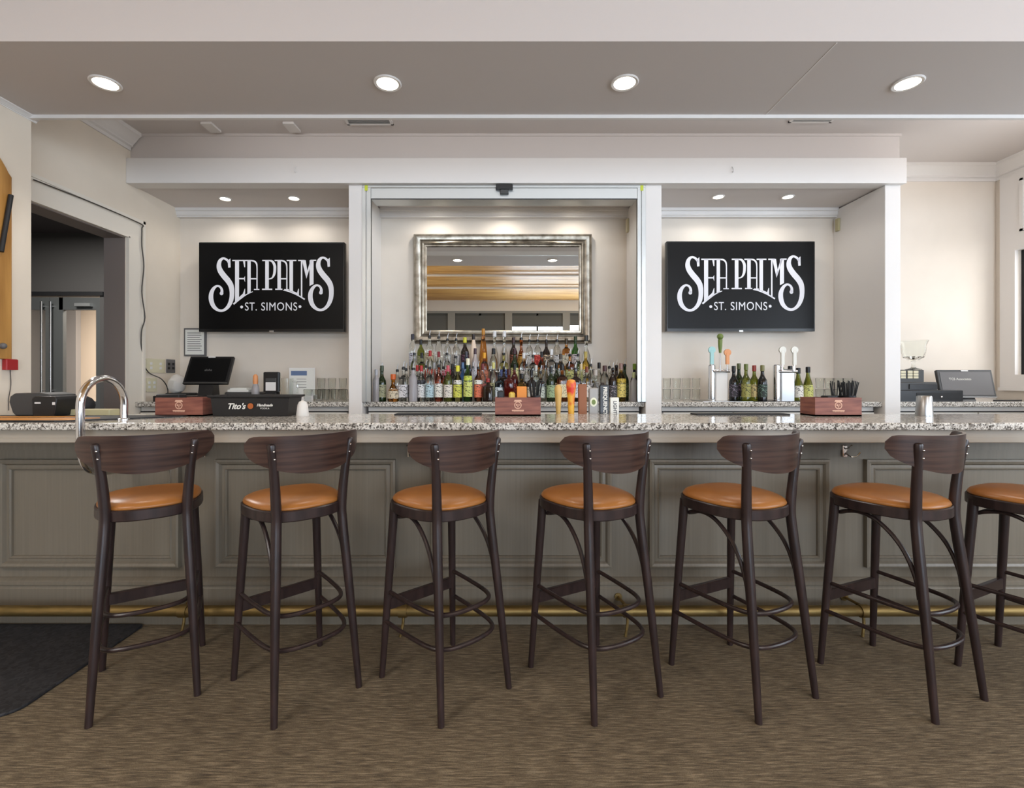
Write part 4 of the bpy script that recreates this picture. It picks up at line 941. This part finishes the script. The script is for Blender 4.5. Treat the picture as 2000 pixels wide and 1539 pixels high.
# tap handles at the back edge of the counter
d = 2.91
t = thing('draft_tower', 'draft beer tap rail with six handles behind counter centre', 'beer taps', (X(1142, d), d, .86))
xc = X(1142, d)
MB().rbox(X(1070, d)-xc, X(1215, d)-xc, -.04, .06, -.86, .03, .006).build('tower', 'brushed_steel', t)
mat('tap_wood', (206, 168, 96), .4); mat('tap_brown', (138, 78, 30), .45)
m = mat('tap_fire', (220, 70, 40), .4); tex_mix(m, (214, 60, 40), (232, 176, 60), tscale=14, lo=.42, hi=.62)
mat('tap_clear', (150, 146, 140), .3); mat('tap_oval', (226, 226, 200), .5)
def hz(py): return Z(py, d)-.86
def hx_(px): return X(px, d)-xc
for px in (1089, 1115, 1136, 1158, 1178, 1199):
    MB().tube([(hx_(px), 0, .03), (hx_(px), -.01, hz(810)+.01)], [.012, .009], 10).build('faucet', 'chrome', t)
MB().lathe([(.012, hz(812)), (.017, hz(790)), (.021, hz(770)), (.023, hz(760)), (.016, hz(753)), (.004, hz(751))], (hx_(1090), -.01, 0), 16).build('tap_handle', 'tap_wood', t, label='pale wooden paddle handle')
MB().lathe([(.018, hz(812)), (.021, hz(780)), (.028, hz(760)), (.030, hz(750)), (.024, hz(743)), (.01, hz(741))], (hx_(1115), -.01, 0), 16).build('tap_handle', 'tap_fire', t, label='red and yellow handle')
MB().rbox(hx_(1129), hx_(1145), -.025, .005, hz(812), hz(750), .003).build('tap_handle', 'tap_brown', t, label='narrow brown wooden handle')
o = MB().rbox(hx_(1149), hx_(1168), -.022, .002, hz(812), hz(757), .006).build('tap_handle', 'tap_clear', t, label='grey handle with oval pale label')
MB().lathe([(.021, -.0015), (.021, .0015)], seg=24, sy=1.3, mtx=Matrix.Translation((hx_(1158), -.0235, hz(785))) @ Matrix.Rotation(R(90), 4, 'X')).build('oval_label', 'tap_oval', o)
MB().lathe([(.012, -.0015), (.012, .0015)], seg=24, sy=1.3, mtx=Matrix.Translation((hx_(1158), -.0250, hz(785))) @ Matrix.Rotation(R(90), 4, 'X')).build('label_centre', 'olive_green', o)
o = MB().rbox(hx_(1170), hx_(1188), -.026, .002, hz(814), hz(752), .003).build('tap_handle', 'black_plastic', t, label='black handle with vertical white lettering')
text('FREQUENCY', .030, 'print_white', o, (hx_(1180), -.0272, hz(783)), (90, 90, 0), name='lettering', bold=.0012)
o.children[0].rotation_euler = Matrix(((0, 0, -1), (0, 1, 0), (1, 0, 0))).to_euler() if False else Euler((R(90), R(90), 0))
o = MB().rbox(hx_(1190), hx_(1207), -.026, .002, hz(814), hz(776), .003).build('tap_handle', 'tap_white', t, label='short white handle with dark print')
text('LIGHT', .028, 'mid_grey_plastic', o, (hx_(1199), -.0272, hz(795)), (90, 90, 0), name='lettering', bold=.0008)

# ------------------------------------------------------------------ left back-bar equipment
def screen(name, label, xc, y, zb, W, H, tilt, rz, m='black_plastic', scr='screen_black', z0=0):
    t = thing(name, label, 'pos terminal', (xc, y, 1.076), rz)
    mt = Matrix.Translation((0, 0, zb)) @ Matrix.Rotation(-tilt, 4, 'X')
    MB().rbox(-W/2, W/2, 0, .03, 0, H, .004, mtx=mt).build('monitor', m, t)
    MB().box(-W/2+.02, W/2-.02, -.002, 0, .02, H-.02, mtx=mt).build('screen', scr, t)
    MB().box(-W/2, W/2, -.003, .0, 0, .006, mtx=mt).build('bezel_edge', 'brushed_steel', t)
    MB().box(-.03, .03, -.004, .0, H-.014, H-.004, mtx=mt).build('sticker', 'white_plastic', t)
    MB().prism([(.03, zb+.02), (.10, zb+.06), (.13, z0), (.0, z0)], -.06, .06, 'x').build('stand', m, t)
    return t, mt
t, mt = screen('pos_terminal', 'black touchscreen register tilted back below left television', X(400, 4.18), 4.18, .155, .375, .27, R(27), R(4), z0=.051)
tx = text('aloha', .03, 'mid_grey_plastic', t, (0, 0, 0)); tx.matrix_basis = mt @ Matrix.Translation((0, -.003, .13)) @ Matrix.Rotation(R(90), 4, 'X')
tag(MB().rbox(X(311, 4.2), X(418, 4.2), 4.12, 4.32, 1.076, 1.125, .005).build('till_box', 'black_plastic'), 'black box under the tilted touchscreen register', 'till')
tag(MB().rbox(X(448, 4.3), X(512, 4.3), 4.22, 4.42, 1.076, 1.155, .008).build('label_printer', 'dark_grey_plastic'), 'low dark printer right of the touchscreen register', 'printer')
tag(MB().box(X(452, 4.3), X(492, 4.3), 4.24, 4.42, 1.155, 1.175).box(X(454, 4.3), X(486, 4.3), 4.26, 4.40, 1.175, 1.19).build('paper_stack', 'paper'), 'loose paper stack on the low dark printer', 'papers')
random.seed(3)
vs = MB().sphere((0, 0, 0), .075, 12, 1.15)
vs.v = [(a*(1+.25*(random.random()-.5)), b*(1+.25*(random.random()-.5)), c*(1+.2*(random.random()-.5))) for a, b, c in vs.v]
tag(vs.build('crumpled_bag', 'crumple', loc=(X(346, 4.40), 4.40, 1.222)), 'crumpled white bag behind the tilted register', 'bag')
tag(MB().rbox(X(325, 4.36), X(372, 4.36), 4.33, 4.48, 1.076, 1.142, .008).build('bag_tray', 'black_matte'), 'black tray holding the crumpled white bag', 'tray')
t = thing('card_terminal', 'black card reader standing upright below left television', 'card reader', (X(530, 4.25), 4.25, 1.076))
MB().rbox(-.068, .068, -.01, .03, .08, .255, .006).build('body', 'black_plastic', t)
MB().box(-.045, .045, -.012, -.01, .09, .20).build('display', 'white_plastic', t); MB().box(-.045, .045, -.0125, -.012, .165, .20).build('display_header', 'dark_grey_plastic', t)
MB().rbox(-.05, .05, -.02, .06, 0, .08, .006).build('base', 'black_matte', t)
t = thing('squeeze_bottle', 'clear bottle with orange cap between printer and card reader', 'bottle', (X(499, 4.22), 4.22, 1.076))
MB().lathe([(.03, 0), (.032, .005), (.032, .11), (.02, .15), (.012, .16)], seg=16).build('bottle_body', 'frost_glass', t); MB().lathe([(.020, .15), (.022, .17), (.020, .22), (.008, .235)], seg=14).build('cap', 'tap_orange', t)
t = thing('sign_holder', 'upright paper sign with blue header in acrylic stand', 'sign', (X(590, 4.40), 4.40, 1.076))
MB().box(-.118, .118, 0, .003, .04, .295, ).box(-.118, .118, -.04, .04, 0, .04).build('stand', 'white_plastic', t)
MB().box(-.105, .112, -.002, 0, .05, .288).build('sheet', 'paper', t)
MB().box(-.10, .045, -.003, -.002, .225, .268).build('blue_header', solid((96, 116, 150)), t)
l_ = MB()
for k in range(4): l_.box(-.05, .04, -.003, -.002, .19-k*.025, .194-k*.025)
l_.build('print', 'mid_grey_plastic', t)
t = thing('plastic_pitcher', 'clear plastic pitcher beside the blue-headed sign', 'pitcher', (X(561, 4.3), 4.3, 1.076))
MB().lathe([(.045, 0), (.047, .004), (.05, .20), (.0485, .2), (.0455, .006), (.003, .005)], seg=18).build('jug', 'clear_glass', t); MB().tube(spline([(.05, 0, .17), (.085, 0, .16), (.085, 0, .07), (.05, 0, .05)]), .006, 8).build('handle', 'clear_glass', t)

# ------------------------------------------------------------------ right back-bar equipment
d = 4.22
t = thing('cash_register', 'dark cash register with cream keys at the right post', 'cash register', (X(1790, d), d, 1.076)); xc = X(1790, d)
MB().rbox(X(1752, d)-xc, X(1832, d)-xc, .0, .25, .0, Z(746, d)-1.076, .008).build('body', 'dark_grey_plastic', t)
MB().rbox(X(1756, d)-xc, X(1817, d)-xc, .06, .22, Z(746, d)-1.076, Z(722, d)-1.076, .005).build('key_block', 'dark_grey_plastic', t)
kb = MB()
for i in range(4):
    for j in range(3):
        a = X(1758+i*11.5+(2 if i > 1 else 0), d)-xc; z = Z(739-j*5.4, d)-1.076
        kb.rbox(a, a+.044, .052, .06, z, z+.020, .002)
kb.build('keys', 'cream_plastic', t)
MB().rbox(X(1775, d)-xc, X(1830, d)-xc, -.008, 0, Z(760, d)-1.076, Z(750, d)-1.076, .002).build('display_window', 'black_plastic', t)
t = thing('till_box', 'wide black cash till with small lock below the register', 'till', (X(1820, 4.12), 4.12, 1.076)); xc = X(1820, 4.12)
MB().rbox(X(1752, 4.12)-xc, X(1882, 4.12)-xc, 0, .09, 0, Z(762, 4.12)-1.076, .005).build('body', 'black_plastic', t)
MB().box(X(1790, 4.12)-xc, X(1878, 4.12)-xc, -.003, 0, .02, .075).build('drawer_front', 'black_matte', t)
MB().sphere((X(1838, 4.12)-xc, -.004, .04), .009).build('lock', 'chrome', t)
t, mt = screen('pos_terminal', 'dark grey touchscreen register beside the right window', X(1893, 4.26), 4.26, .03, .47, .25, R(12), R(-3), 'dark_grey_plastic', 'mid_grey_plastic')
for o in [q for q in S.objects if q.parent == t and q.name.startswith('screen')]: pass
tx = text('TCS Associates', .03, 'print_white', t, (0, 0, 0)); tx.matrix_basis = mt @ Matrix.Translation((-.05, -.003, .165)) @ Matrix.Rotation(R(90), 4, 'X')
tag(MB().tube(spline([(X(1940, 4.2), 4.2, 1.082), (X(1965, 4.2), 4.17, 1.082), (X(2000, 4.2), 4.22, 1.082)]), .005, 8).build('power_cable', 'black_matte'), 'black cable lying on the counter beside the right window', 'cable')
t = thing('glass_goblet', 'large cut crystal goblet standing on the cash register', 'vase', (X(1784, 4.34), 4.34, 1.076+Z(722, 4.22)-1.076))
MB().lathe([(.06, 0), (.062, .006), (.02, .018), (.013, .035), (.013, .07), (.03, .085), (.075, .11), (.088, .16), (.092, .22), (.108, .265), (.104, .266), (.086, .22), (.082, .16), (.068, .12), (.002, .095)], seg=24).build('bowl', 'clear_glass', t)
